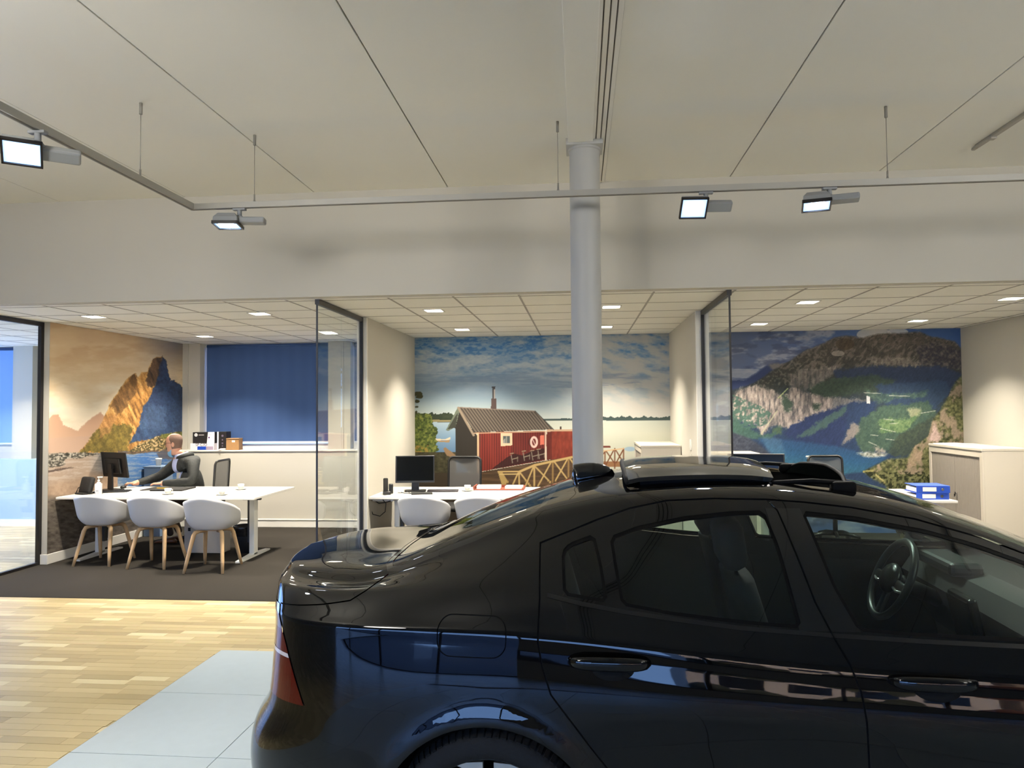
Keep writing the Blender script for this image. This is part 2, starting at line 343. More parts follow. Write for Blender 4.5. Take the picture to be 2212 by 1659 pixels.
def boathouse(x, y):
    p = Paint(x, y); n = fbm(x / 40, y / 14, 5, 1); n2 = fbm(x / 14, y / 9, 4, 2)
    p.blend(1, p.lerp((y - 715) / 190, (38, 108, 180), (66, 126, 186), (112, 148, 182), (128, 156, 180), (160, 182, 192), (206, 214, 206)))
    band = np.exp(-((y - 790) / 26)**2) * 1.0 + .55 * np.exp(-((y - 735) / 16)**2)
    p.blend(np.clip((fbm(x / 34, y / 10, 5, 3) - .50 + band * .20) * 3.0, 0, .72) * np.clip((880 - y) / 90, 0, 1), (188, 196, 200)); p.blend(np.clip((fbm(x / 9, y / 4, 4, 33) - .45 + band * .1) * 2.5, 0, .4) * np.clip((860 - y) / 90, 0, 1), (206, 208, 206)); p.blend(np.exp(-((y - 835) / 26)**2) * .55 * (x < 1250), (124, 146, 168))
    p.blend(np.clip((x - 1150) / 170, 0, 1) * np.clip((fbm((x + y) / 40, (y - x * .3) / 11, 5, 7) - .30) * 3.2, 0, .9), (204, 202, 194))
    p.blend(np.clip((x - 1240) / 60, 0, 1) * np.clip((y - 820) / 60, 0, 1) * .75, (222, 218, 206))
    p.blend((np.abs(y - 818 - 6 * np.sin(x / 60)) < 14) * np.clip((fbm(x / 60, y / 6, 3, 9) - .45) * 3, 0, .5), (112, 134, 160))
    # lake and far shores
    p.blend(y > 906, p.lerp((y - 906) / 60, (206, 212, 198), (214, 216, 196), (206, 208, 186)))
    L = (x < 1010) & (y > 906); p.blend(L, p.lerp((y - 906) / 80, (176, 196, 206), (124, 158, 186), (84, 122, 160)))
    tl = fbm(x / 8, y * 0, 3, 5) * 7
    p.blend((x > 1170) & (y < 908.5) & (y > 905 - tl * np.clip((x - 1180) / 130, .15, 1.3)), (66, 84, 82))
    p.blend((x < 1000) & (y < 912) & (y > 898 - fbm(x / 7, y * 0, 3, 8) * 11), p.lerp(n2, (38, 50, 38), (66, 76, 52)))
    p.blend((x < 1000) & (np.abs(y - 909) < 2.2), (150, 138, 96))
    p.poly([(930, 946), (960, 949), (973, 944), (972, 950), (940, 952)], (222, 208, 176)); p.poly([(940, 952), (972, 951), (970, 956), (945, 954)], (168, 138, 96))
    b = 944 - 40 * np.clip((925 - y) / 60, 0, 1) + 16 * (fbm(x * 0, y / 6, 3, 11) - .5); b2 = np.where(y < 893, 890, b)
    p.blend((x < b2) & (y > 893 + 8 * (fbm(x / 5, y * 0, 2, 4) - .5)), p.lerp(fbm(x / 4, y / 4, 3, 12) * 1.5 - .3, (40, 52, 24), (88, 104, 40), (150, 150, 66)))
    p.blend(((x < 925) & (y > 962)) * np.clip((fbm(x / 4, y / 4, 3, 14) - .42) * 6, 0, .8), (170, 134, 54))
    for cx, cy, rx, ry in ((903, 851, 9, 6), (906, 857, 8, 4), (901, 867, 5, 4), (900, 879, 4, 2), (899, 891, 3, 4)):
        p.blend((np.hypot((x - cx) / rx, (y - cy) / ry) + .5 * (fbm(x / 3, y / 3, 2, 15) - .5) < 1), (66, 66, 36))
    p.blend((y > 977) & (x < 985), p.lerp(fbm(x / 6, y / 4, 3, 16), (34, 34, 20), (96, 90, 60))); p.poly([(957, 970), (962, 966), (985, 984), (985, 992), (965, 984)], (150, 120, 86))
    # deck
    p.blend((y > 1021 - (x - 1031) * .175) & (x > 1015) & (x < 1262), p.lerp(fbm(x / 40, y / 3, 3, 17), (58, 42, 28), (112, 84, 54)))
    p.blend((y > 1021) & (x <= 1016), (60, 50, 36))
    # boathouse
    p.poly([(983, 924), (989, 886), (1030, 940), (1031, 1021), (1018, 1022), (984, 990)], (48, 43, 37))
    p.poly([(963, 929), (989, 879), (992, 890), (984, 922), (968, 931)], (112, 122, 104)); p.poly([(967, 927), (989, 890), (984, 924)], (64, 66, 56))
    p.poly([(1030, 934), (1180, 930.5), (1180, 994), (1031, 1020)], (136, 46, 32))
    st = np.sin((x - 1030) * 2 * PI / 5.2); p.blend(pip(x, y, [(1034, 934), (1178, 930.5), (1178, 994), (1034, 1020)]) * np.clip(st * 1.2 - .1, 0, .62), (74, 20, 16))
    p.blend(pip(x, y, [(1106, 934), (1178, 930.5), (1178, 994), (1106, 1006)]) * .34, (70, 22, 18))
    p.poly([(1062, 1013), (1082, 998), (1098, 986), (1112, 980), (1128, 984), (1150, 974), (1176, 968), (1178, 992), (1080, 1011)], (44, 18, 16), .8)
    p.poly([(1181, 931), (1262, 930), (1262, 984), (1181, 994)], p.lerp(fbm(x / 5, y / 16, 3, 18), (104, 34, 20), (158, 62, 38))); p.poly([(1181, 931), (1192, 931), (1192, 992), (1181, 994)], (88, 30, 22), .7)
    p.poly([(1181, 928), (1262, 927), (1262, 931.5), (1181, 932.5)], (200, 164, 130)); p.poly([(1209, 921), (1213, 921), (1213, 928), (1209, 928)], (70, 50, 42))
    p.poly([(989, 879), (1155, 887.5), (1196, 927.5), (1025, 934.5)], (96, 86, 76))
    k = (x - 989 - (y - 879) * .70); k = k / (1 + (y - 879) * .0006); p.blend(pip(x, y, [(990, 879), (1155, 887.5), (1196, 927.5), (1025, 934.5)]) * np.clip(np.sin(k * 2 * PI / 6.6), -1, 1) * .5 * (x < 1400), (164, 150, 128))
    p.blend(pip(x, y, [(990, 879), (1155, 887.5), (1196, 927.5), (1025, 934.5)]) * np.clip(-np.sin(k * 2 * PI / 6.6), 0, 1) * .55, (46, 40, 36))
    p.line((989, 880), (1155, 888), 2, (150, 132, 118)); p.line((1156, 888), (1196, 928), 1.5, (50, 46, 42)); p.line((1024, 936), (1180, 932), 2, (206, 166, 130)); p.line((990, 881), (1023, 940), 5, (158, 140, 118))
    p.line((1032.5, 936), (1032.5, 1020), 4, (222, 186, 142)); p.line((1178.5, 932), (1178.5, 994), 3, (226, 196, 170)); p.line((1037, 940), (1035.5, 1018), 1.6, (90, 60, 50))
    p.poly([(1081, 936), (1106, 935.5), (1106, 962), (1082, 964)], (232, 196, 158)); p.poly([(1086.5, 942), (1102, 941.5), (1102, 957), (1087, 958)], (84, 92, 92)); p.line((1094, 943), (1094, 957), 1.4, (190, 180, 160)); p.poly([(1087, 951), (1092, 946), (1092, 957), (1087, 958)], (150, 150, 140))
    p.ell(1147, 955, 5, 10, (60, 20, 18), .8); p.ell(1153.5, 955, 8.6, 12.8, (232, 196, 180)); p.ell(1153.5, 955, 4.2, 7.6, (104, 34, 26)); p.line((1151, 950), (1156, 961), 1.6, (226, 200, 190)); p.poly([(1166.5, 941), (1175.5, 940.5), (1175.5, 960.5), (1166.5, 961)], (220, 112, 86))
    for cx, cy in ((1104, 983), (1130, 978), (1148, 977), (1162, 974)):
        p.line((cx - 2, cy - 3), (cx + 5, cy - 4), 2, (150, 138, 108)); p.line((cx, cy), (cx + 3, cy + 17), 1.8, (140, 130, 112)); p.line((cx + 14, cy + 4), (cx + 14, cy + 14), 1.6, (128, 118, 100)); p.line((cx + 3, cy + 9), (cx + 14, cy + 6), 1.8, (150, 140, 118))
    # chimney
    p.poly([(1060.5, 861), (1072, 861), (1072.5, 884), (1060.5, 883)], (92, 74, 70)); p.poly([(1063, 838), (1069.5, 838), (1069.5, 861), (1063, 861)], (70, 66, 66)); p.line((1068, 842), (1068, 860), 2.4, (196, 188, 180)); p.poly([(1061, 834.5), (1071, 834.5), (1069, 838), (1063, 838)], (58, 58, 62))
    # railing
    w = (196, 164, 100); d = (150, 118, 66)
    p.poly([(1075, 1018), (1084, 1018), (1099, 1043), (1084, 1048)], (178, 148, 84))
    for a, b in (((1119, 1022), (1108, 1046)), ((1121, 1022), (1122, 1056)), ((1124, 1022), (1147, 1052)), ((1152, 1009), (1134, 1052)), ((1154, 1009), (1154, 1050)), ((1157, 1009), (1189, 1042)), ((1189, 1001), (1162, 1050)), ((1194, 999), (1194, 1040)), ((1197, 997), (1224, 1033)), ((1225, 993), (1200, 1038)), ((1228, 993), (1228, 1030)), ((1232, 992), (1252, 1020))):
        p.line(a, b, 3.2 if a[0] != b[0] else 3.8, w if a[0] < 1160 or a[0] != b[0] else d)
    p.line((1076, 1019), (1124, 1018.5), 3, w); p.line((1080, 1024.5), (1122, 1024), 2.6, (206, 176, 112)); p.line((1122, 1019), (1156, 1004.5), 5, w); p.line((1155, 1005), (1262, 982), 5, w)
    p.blend((y > 997) & (y < 1009) & (x > 1303) & (x < 1346), (156, 112, 70))
    for a, b in (((1307, 975), (1307, 1008)), ((1328, 969), (1328, 1012)), ((1347, 969), (1347, 1010)), ((1309, 974), (1327, 1000)), ((1326, 972), (1309, 1004)), ((1330, 972), (1347, 1000)), ((1346, 972), (1331, 1000)), ((1302, 982), (1307, 976))): p.line(a, b, 2.6, (122, 72, 42))
    p.line((1302, 974.5), (1347, 969), 2.4, (222, 180, 130)); p.poly([(1302, 963), (1319, 963.5), (1319, 967.5), (1302, 967.5)], (120, 56, 44))
    p.ell(1361, 970, 12, 5, (150, 182, 208), .8); p.ell(1360, 997, 9, 4, (136, 170, 204), .8)
    return p.c
def fjord(x, y):
    Z = lambda *q: [(1560 + a / 3.95, 690 + b / 3.95) for a, b in q]
    X, Y = (x - 1560) * 3.95, (y - 690) * 3.95
    p = Paint(X, Y); jx = (fbm(X / 40, Y / 40, 4, 21) - .5) * 46; jy = (fbm(X / 40, Y / 40, 4, 22) - .5) * 46
    n = fbm(X / 60, Y / 60, 5, 23); nf = fbm(X / 18, Y / 18, 4, 24); nv = fbm(X / 14, Y / 60, 4, 25); nd = fbm((X + Y * .8) / 22, (Y - X * .4) / 60, 4, 26)
    def soft(pts, jit): return sum(pip(X + jx * jit + hx * 26 * jit + a, Y + jy * jit + hy * 26 * jit + b, pts).astype(float) for a, b in ((-7, -5), (7, -5), (-5, 7), (6, 6))) / 4
    hx, hy = fbm(X / 9, Y / 9, 3, 61) - .5, fbm(X / 9, Y / 9, 3, 62) - .5
    def P(pts, col, k=1., jit=1.): p.blend(soft(pts, jit) * k, col)
    p.blend(1, p.lerp(X / 2000 + (n - .5) * .3, (84, 100, 140), (74, 98, 150), (62, 100, 164), (44, 88, 158)))
    p.blend(np.clip((fbm(X / 170, Y / 55, 5, 27) - .46) * 4.5, 0, .8) * (X < 1700), (156, 160, 178)); p.blend(np.clip((fbm(X / 120, Y / 45, 4, 28) - .52) * 5, 0, .7) * (X < 1000), (58, 72, 112))
    p.ell(1300, 130, 150, 60, (206, 202, 196), .8); p.ell(1500, 110, 90, 36, (206, 206, 206), .8); p.ell(200, 460, 220, 40, (160, 166, 182), .6)
    P([(60, 520), (200, 515), (300, 450), (380, 390), (470, 372), (560, 378), (640, 420), (400, 640), (60, 700)], (36, 54, 104), 1, .2); P([(390, 388), (470, 372), (560, 378), (520, 420), (430, 430)], (132, 122, 108), .8, .4)
    main = [(60, 610), (160, 585), (280, 540), (430, 440), (600, 340), (700, 270), (830, 222), (950, 162), (1050, 138), (1130, 147), (1200, 158), (1340, 124), (1500, 118), (1690, 106), (1790, 150), (1870, 160), (1985, 186), (2040, 240), (2100, 330), (2100, 1600), (60, 1600)]
    P(main, p.lerp((Y - 120) / 900 + (n - .5) * .35, (92, 84, 76), (66, 62, 56), (50, 58, 58), (40, 62, 84), (32, 58, 96)), 1, .25)
    mm = pip(X + jx * .25, Y + jy * .25, main)
    p.blend(mm * (Y < 430) * np.clip((nd - .5) * 5, 0, .55), (126, 116, 106)); p.blend(mm * (Y < 560) * (X < 900) * np.clip((nf - .55) * 6, 0, .6), (116, 110, 98)); p.blend(mm * (Y < 620) * np.clip((.42 - nf) * 6, 0, .5), (42, 48, 44))
    p.ell(990, 290, 56, 24, (150, 140, 130), .8); p.ell(1050, 210, 80, 50, (74, 58, 40), .6)
    P([(1240, 330), (1500, 320), (1760, 370), (1700, 400), (1300, 395)], p.lerp(nf, (66, 62, 62), (172, 160, 140)), .85); P([(1660, 220), (1850, 190), (2060, 280), (2080, 420), (1700, 420)], p.lerp(nf * 1.4 - .2, (34, 40, 64), (60, 58, 66), (120, 110, 96)), .85)
    P([(960, 430), (1300, 400), (1900, 400), (2060, 480), (1960, 640), (1500, 560), (1200, 540), (960, 500)], (36, 54, 88), .9); P([(740, 560), (1000, 500), (1300, 470), (1500, 520), (1300, 610), (900, 680), (760, 640)], p.lerp(nf, (44, 64, 58), (66, 84, 66)), .9)
    P([(1300, 560), (1900, 520), (1960, 600), (1830, 760), (1380, 720)], (40, 66, 100), .9)
    # cliffs
    cl = p.lerp(nv * 1.8 - .4, (84, 84, 88), (150, 136, 130), (196, 178, 166))
    P([(140, 600), (250, 560), (330, 560), (420, 600), (520, 660), (600, 580), (720, 620), (960, 680), (920, 790), (800, 830), (640, 890), (560, 930), (440, 900), (330, 1000), (300, 900), (90, 840), (90, 680)], cl, .95)
    P([(560, 470), (680, 430), (980, 400), (960, 470), (700, 620), (600, 600)], cl, .45); P([(760, 660), (1240, 680), (1230, 720), (950, 800), (780, 760)], cl, .55)
    p.blend(pip(X, Y, [(90, 640), (330, 740), (420, 800), (380, 900), (90, 980)]) * np.clip((.62 - nf) * 6, 0, .9), (58, 98, 86)); P([(520, 640), (600, 690), (600, 760), (540, 790), (510, 720)], (60, 82, 70)); P([(430, 930), (500, 900), (510, 980), (430, 985)], (66, 92, 72)); P([(780, 710), (850, 720), (830, 780), (780, 770)], (56, 76, 66))
    p.line((480, 670), (560, 590), 9, (176, 190, 120), .8); p.line((330, 985), (470, 780), 12, (180, 176, 140), .7); P([(80, 850), (330, 990), (480, 960), (400, 1040), (80, 1000)], p.lerp(nf, (40, 76, 72), (70, 110, 92)), .9)
    # shaded valleys and green slopes
    P([(520, 970), (580, 900), (800, 810), (1000, 740), (1130, 700), (1210, 760), (1100, 900), (1010, 1090), (640, 1040)], (32, 50, 96)); P([(640, 1000), (860, 860), (1080, 720), (1060, 800), (860, 930), (700, 1010)], (70, 104, 92), .8)
    P([(1080, 720), (1320, 690), (1300, 800), (1180, 860), (1120, 1060), (1000, 1100), (1060, 900)], (32, 56, 96))
    P([(1180, 860), (1360, 740), (1760, 700), (1840, 800), (1700, 960), (1500, 1120), (1200, 1130), (1130, 1000)], p.lerp(nf, (46, 74, 70), (84, 112, 84)), .95)
    P([(1110, 880), (1180, 900), (1150, 980), (1020, 1080)], (160, 142, 128), .8); P([(1220, 600), (1420, 640), (1760, 610), (1750, 660), (1480, 680), (1340, 720), (1230, 650)], p.lerp(nf * 1.6 - .3, (46, 74, 78), (92, 122, 96)), .85)
    P([(1340, 850), (1580, 850), (1700, 770), (1690, 820), (1560, 960), (1350, 980)], p.lerp(nf * 1.6 - .3, (70, 108, 68), (128, 154, 92)), .9); P([(1580, 760), (1700, 760), (1680, 830), (1600, 830)], (164, 164, 122), .8)
    for a, b in (((1215, 625), (1350, 632)), ((1430, 650), (1600, 655)), ((1350, 930), (1480, 960)), ((1270, 985), (1330, 992)), ((1250, 1045), (1320, 1075)), ((1380, 850), (1470, 860)), ((1430, 890), (1500, 885)), ((1400, 1020), (1470, 1030)), ((1700, 800), (1820, 780))): p.line(a, b, 7, (186, 186, 168), .7)
    p.blend(pip(X, Y, [(1230, 650), (1260, 660), (1265, 720), (1235, 715)]), (196, 196, 200))
    P([(1500, 1000), (1800, 820), (1780, 1010), (1560, 1180), (1400, 1150)], p.lerp(nf, (42, 58, 54), (76, 88, 66)), .9)
    # water
    wcol = p.lerp((Y - 1000) / 270 - (X - 500) / 2200, (30, 66, 112), (26, 84, 130), (40, 106, 132)); P([(300, 1010), (640, 1036), (1010, 1088), (1160, 1130), (1420, 1180), (1200, 1300), (500, 1400), (480, 1200)], wcol, 1, .25); P([(340, 1000), (500, 1020), (560, 1200), (400, 1150)], (96, 134, 156), .3, .3)
    p.line((720, 1170), (752, 1166), 12, (220, 226, 222)); p.line((730, 1185), (756, 1190), 9, (206, 216, 214)); P([(1140, 1140), (1260, 1130), (1420, 1150), (1380, 1172), (1220, 1176)], p.lerp(nf * 2 - .5, (120, 124, 110), (226, 220, 206)), .95, .4); P([(1300, 1090), (1380, 1100), (1400, 1140), (1310, 1140)], p.lerp(nf * 2 - .5, (90, 90, 84), (206, 180, 166)), .8)
    P([(60, 955), (220, 1008), (320, 1070), (400, 1140), (400, 1500), (60, 1500)], p.lerp(nf, (36, 44, 66), (72, 80, 96)), 1, .2)
    # near slope on the right
    near = [(2100, 420), (1990, 540), (1930, 660), (1860, 780), (1800, 850), (1760, 1000), (1650, 1080), (1580, 1180), (1420, 1190), (1200, 1300), (1280, 1360), (1400, 1420), (1400, 1700), (2100, 1700)]
    P(near, p.lerp(nf * 1.7 - .35, (44, 50, 24), (96, 100, 54), (136, 132, 84)), 1, .35); nm = pip(X + jx * .35, Y + jy * .35, near)
    p.blend(nm * np.clip((fbm(X / 70, Y / 90, 4, 29) - .56) * 8, 0, .75) * (Y < 1320), (170, 142, 122)); P([(1810, 890), (1850, 960), (1880, 1000), (1850, 1050), (1770, 1040)], (206, 170, 160), .9, .6); P([(1570, 1260), (1650, 1080), (1730, 1150), (1640, 1260)], (176, 146, 116), .8)
    fine = .5 * fbm(X / 7, Y / 7, 3, 63) + .5 * fbm((X + .6 * Y) / 11, Y / 34, 3, 64); p.c *= np.where(mm | nm, .80 + .40 * fine, 1.)[..., None]; g_ = p.c.mean(-1, keepdims=True); p.c = g_ + (p.c - g_) * .86
    p.line((1210, 1300), (1290, 1290), 18, (176, 164, 92), .8); p.line((1280, 1300), (1390, 1390), 14, (190, 176, 110), .8); p.blend(nm * (Y > 1300) * np.clip((.52 - nf) * 7, 0, .8), (28, 34, 14))
    return p.c
def mountain(x, y):
    X, Y = x * 2.514, (y - 640) * 2.514
    p = Paint(X, Y); n = fbm(X / 120, Y / 45, 5, 41); nf = fbm(X / 16, Y / 16, 4, 42); nd = fbm((X - Y * .45) / 14, (Y + X * .5) / 60, 4, 43); jx = (fbm(X / 22, Y / 22, 4, 44) - .5) * 22
    hx = (fbm(X / 7, Y / 7, 3, 65) - .5) * 16
    def P(pts, col, k=1., jit=1.): p.blend(sum(pip(X + jx * jit + hx * jit + a, Y + jx * jit * .6 - hx * jit + b, pts).astype(float) for a, b in ((-2, -2), (2, -1), (-1, 2), (2, 2))) / 4 * k, col)
    p.blend(1, p.lerp((Y - 140) / 600 + (n - .5) * .5, (208, 178, 140), (216, 188, 148), (228, 206, 170), (240, 228, 202), (232, 218, 196)))
    p.blend(np.clip((fbm(X / 150, Y / 50, 5, 45) - .50) * 4, 0, .7) * np.clip((480 - Y) / 200, .25, 1), (196, 164, 124)); p.blend(np.clip((X - 720) / 240, 0, 1) * np.clip((430 - Y) / 200, 0, 1), (120, 118, 124)); p.blend(np.clip((X - 860) / 100, 0, 1) * np.clip((n - .45) * 4, 0, .8) * (Y < 500), (176, 150, 120))
    P([(250, 690), (285, 645), (318, 640), (345, 700), (400, 722), (425, 730), (460, 690), (545, 628), (575, 660), (560, 860), (250, 860)], p.lerp((Y - 640) / 200, (192, 150, 122), (198, 164, 138)), .95, .5); P([(250, 770), (500, 760), (500, 860), (250, 860)], (190, 160, 142), .6, .4)
    M = [(425, 852), (480, 790), (535, 720), (575, 640), (600, 580), (655, 500), (690, 450), (735, 418), (752, 442), (770, 412), (800, 410), (825, 352), (850, 330), (880, 328), (897, 345), (928, 460), (945, 455), (1000, 500), (1000, 860)]
    P(M, p.lerp(nd * 1.5 - .25, (112, 78, 40), (188, 134, 66), (222, 176, 106)), 1, .35)
    P([(600, 600), (655, 500), (735, 418), (752, 450), (740, 520), (690, 600), (640, 650)], p.lerp(nd, (84, 64, 40), (150, 108, 60)), .8); P([(800, 420), (830, 345), (880, 325), (900, 350), (870, 460), (820, 500), (790, 480)], p.lerp(nd, (50, 42, 38), (110, 84, 62)), .9); P([(430, 850), (520, 740), (640, 690), (720, 700), (690, 850)], p.lerp(nf * 1.4 - .2, (80, 78, 32), (140, 122, 54)), .85, 2.); P([(560, 660), (640, 640), (600, 740), (540, 770)], (186, 134, 80), .6)
    P([(880, 330), (897, 345), (928, 460), (945, 455), (1000, 500), (1000, 770), (880, 760), (700, 800), (760, 700), (775, 600), (815, 540), (850, 470)], p.lerp(nf + (Y - 500) / 900, (38, 46, 66), (48, 66, 100), (60, 86, 120)), 1, .8); P([(800, 580), (900, 600), (900, 720), (770, 720)], (96, 120, 148), .28, 2.)
    fine = .5 * fbm(X / 5, Y / 5, 3, 66) + .5 * nd; p.c *= np.where(pip(X, Y, M), .68 + .64 * fine, 1.)[..., None]
    # shore town, water, rocks
    wat = p.lerp((X - 480) / 320, (170, 150, 134), (140, 148, 158), (84, 126, 176), (62, 110, 170)); p.blend((Y > 842) & (X > 640) | (Y > 850), wat); p.blend((Y > 850) * np.clip((fbm(X / 60, Y / 6, 3, 46) - .5) * 4, 0, .4), (206, 196, 184))
    P([(690, 850), (760, 800), (850, 760), (960, 735), (1000, 735), (1000, 870), (880, 840), (700, 860)], p.lerp(fbm(X / 7, Y / 6, 2, 47) * 2.2 - .6, (52, 56, 40), (120, 104, 60), (214, 186, 140)), .95, .5); P([(880, 748), (1000, 738), (1000, 762), (880, 772)], (110, 116, 46), .8)
    P([(250, 862), (330, 850), (420, 850), (450, 846), (545, 858), (430, 880), (350, 884), (355, 912), (330, 925), (250, 932)], p.lerp(fbm(X / 8, Y / 6, 2, 48) * 2 - .5, (38, 40, 34), (96, 92, 84), (196, 190, 176)), .95, .5); P([(255, 948), (340, 932), (415, 928), (330, 946), (260, 958)], (72, 58, 52), .9, .4); P([(640, 838), (700, 846), (860, 836), (860, 846), (640, 860)], (96, 74, 60), .8, .3); P([(850, 850), (900, 830), (1000, 830), (1000, 890), (870, 885)], (92, 84, 86), .8)
    p.blend(np.clip((Y - 985 + (X - 330) * .22) / 40, 0, 1) * (X < 640), p.lerp(nf, (150, 126, 106), (190, 164, 140))); p.blend(np.clip((Y - 1075) / 30, 0, 1) * (X < 700), p.lerp(fbm(X / 26, Y / 12, 5, 49) * 1.4 - .2, (70, 62, 54), (112, 102, 92), (146, 134, 120)))
    p.blend(np.clip((Y - 1150) / 40, 0, 1), p.lerp(fbm(X / 26, Y / 12, 5, 50) * 1.4 - .2, (66, 60, 54), (104, 96, 88), (136, 126, 114)))
    return p.c
def mural(name, label, org, ea, eb, as_, bs, H, painter, thick_dir, ink=1., sat=1.):
    A, B = np.meshgrid(as_, bs); w = H[2][0] * A + H[2][1] * B + H[2][2]
    u = (H[0][0] * A + H[0][1] * B + H[0][2]) / w; v = (H[1][0] * A + H[1][1] * B + H[1][2]) / w
    col = np.clip(painter(u, v), 0, 1); col = np.where(col <= .04045, col / 12.92, ((col + .055) / 1.055)**2.4)
    g_ = col.mean(-1, keepdims=True); col = np.clip(g_ + (col - g_) * sat, 0, 1) * ink
    P = np.array(org) + A[..., None] * np.array(ea) + B[..., None] * np.array(eb); ny, nx = A.shape
    me = bpy.data.meshes.new(name); me.vertices.add(nx * ny); me.vertices.foreach_set('co', P.reshape(-1).astype(np.float32))
    I = np.arange(nx * ny).reshape(ny, nx); Q = np.stack([I[:-1, :-1], I[:-1, 1:], I[1:, 1:], I[1:, :-1]], -1).reshape(-1, 4)
    n = np.cross(np.array(ea), np.array(eb)) @ np.array(thick_dir)
    if n < 0: Q = Q[:, ::-1]
    me.loops.add(Q.size); me.loops.foreach_set('vertex_index', Q.reshape(-1).astype(np.int32)); me.polygons.add(len(Q)); me.polygons.foreach_set('loop_start', np.arange(0, Q.size, 4, dtype=np.int32)); me.polygons.foreach_set('loop_total', np.full(len(Q), 4, np.int32)); me.update(calc_edges=True)
    at = me.color_attributes.new('print', 'FLOAT_COLOR', 'POINT'); at.data.foreach_set('color', np.concatenate([col.reshape(-1, 3), np.ones((nx * ny, 1))], 1).reshape(-1).astype(np.float32))
    m = bpy.data.materials.new(name + '_print'); m.use_nodes = True; nt = m.node_tree; b = nt.nodes['Principled BSDF']; a = nt.nodes.new('ShaderNodeAttribute'); a.attribute_name = 'print'
    nt.links.new(a.outputs['Color'], b.inputs['Base Color']); b.inputs['Roughness'].default_value = .7; b.inputs['Specular IOR Level'].default_value = .25
    return tag(link(name, me, m), label, 'mural')
bs = np.r_[np.linspace(0, .7, 30)[:-1], np.linspace(.7, ZC, 300)]
mural('wall_mural', 'mural of a red boathouse by a lake on the back wall of the middle office', (0, YB - .004, 0), (1, 0, 0), (0, 0, 1), np.linspace(-2.33, 1.235, 440), bs, H_BOAT, boathouse, (0, -1, 0), .70, .92)
mural('wall_mural', 'mural of a blue fjord below a grey mountain in the right office', (0, YB - .004, 0), (1, 0, 0), (0, 0, 1), np.linspace(1.36, 5.05, 420), bs, H_BOAT, fjord, (0, -1, 0), .86, .9)
mural('wall_mural', 'mural of a sunlit orange peak above a harbour on the left wall', (-5.946, 0, 0), (0, 1, 0), (0, 0, 1), np.linspace(7.62, 10.36, 310), np.linspace(.115, ZC, 360), H_MT, mountain, (1, 0, 0), .80, .95)
# blinds ------------------------------------------------------------
def blind_mat():
    m = mat('blue_blind_fabric', (.245, .36, .58), .8, spec=.2); nt = m.node_tree; b = nt.nodes['Principled BSDF']
    tc = nt.nodes.new('ShaderNodeTexCoord'); wv = nt.nodes.new('ShaderNodeTexWave'); wv.inputs['Scale'].default_value = 1.6; wv.inputs['Distortion'].default_value = .6; nt.links.new(tc.outputs['Object'], wv.inputs['Vector'])
    mx = nt.nodes.new('ShaderNodeMix'); mx.data_type = 'RGBA'; mx.inputs[6].default_value = (*srgb((.245, .345, .525)), 1); mx.inputs[7].default_value = (*srgb((.255, .355, .535)), 1); nt.links.new(wv.outputs['Fac'], mx.inputs[0]); nt.links.new(mx.outputs[2], b.inputs['Base Color'])
    return m
bl = blind_mat(); bl_bar = mat('blind_bottom_bar', (.80, .82, .86), .4)
for x0, x1, lb in ((-5.66, -3.72, 'wide blue roller blind drawn down behind the cardboard box'), (-3.35, -2.445, 'narrow blue roller blind next to the glass partition'), (-10.85, -8.62, 'pale blue roller blind seen through the far left glass')):
    t = thing('roller_blind', lb, 'blind', (0, .10 if x0 > -6 else -.06, 0))
    mb = MB(); mb.bb((x0, 10.44, 1.235), (x1, 10.443, ZC - .03)); mb.build('blind_fabric', bl if x0 > -6 else mat('pale_blind_fabric', (.50, .64, .84), .8), t)  # pale blind added so the far left glass looks reflected blue
    mb = MB(); mb.bb((x0, 10.432, 1.215), (x1, 10.45, 1.238), bev=.004); mb.build('bottom_bar', bl_bar, t)
    mb = MB(); mb.cyl((x0, 10.455, ZC - .035), (x1, 10.455, ZC - .035), .026); mb.build('roller_tube', bl, t)
# glass partitions --------------------------------------------------
def partition(x, y0, y1, label, posts, fw=.045):
    t = thing('glass_partition', label, 'partition', (x, y0, 0))
    cuts = [y0] + posts + [y1]
    for a, b in zip(cuts, cuts[1:]):
        mb = MB(); mb.bb((-.005, a - y0 + .002, .03), (.005, b - y0 - .002, ZC - .045)); mb.build('glass_pane', pane_m, t)
    mb = MB(); mb.bb((-.02, 0, ZC - .05), (.02, y1 - y0, ZC - .002)); mb.build('top_rail', black_al, t)
    mb = MB(); mb.bb((-.02, 0, .006), (.02, y1 - y0, .035)); mb.build('bottom_rail', black_al, t)
    mb = MB(); mb.bb((-.02, y1 - y0 - fw, .03), (.02, y1 - y0, ZC - .045)); mb.build('wall_post', black_al, t)
    mb = MB(); mb.bb((-.008, -.004, .03), (.008, .004, ZC - .045)); mb.build('edge_profile', black_al, t)
partition(-6.035, 4.9 + 1.48, 7.62, 'black framed glass partition at the far left beside the orange peak mural', [])
partition(-2.385, 6.40, 7.755, 'frameless edged glass partition between the left and middle offices', [7.08], .03)
partition(1.305, 6.40, 7.775, 'glass partition with black top rail between the middle and right offices', [7.08], .03)
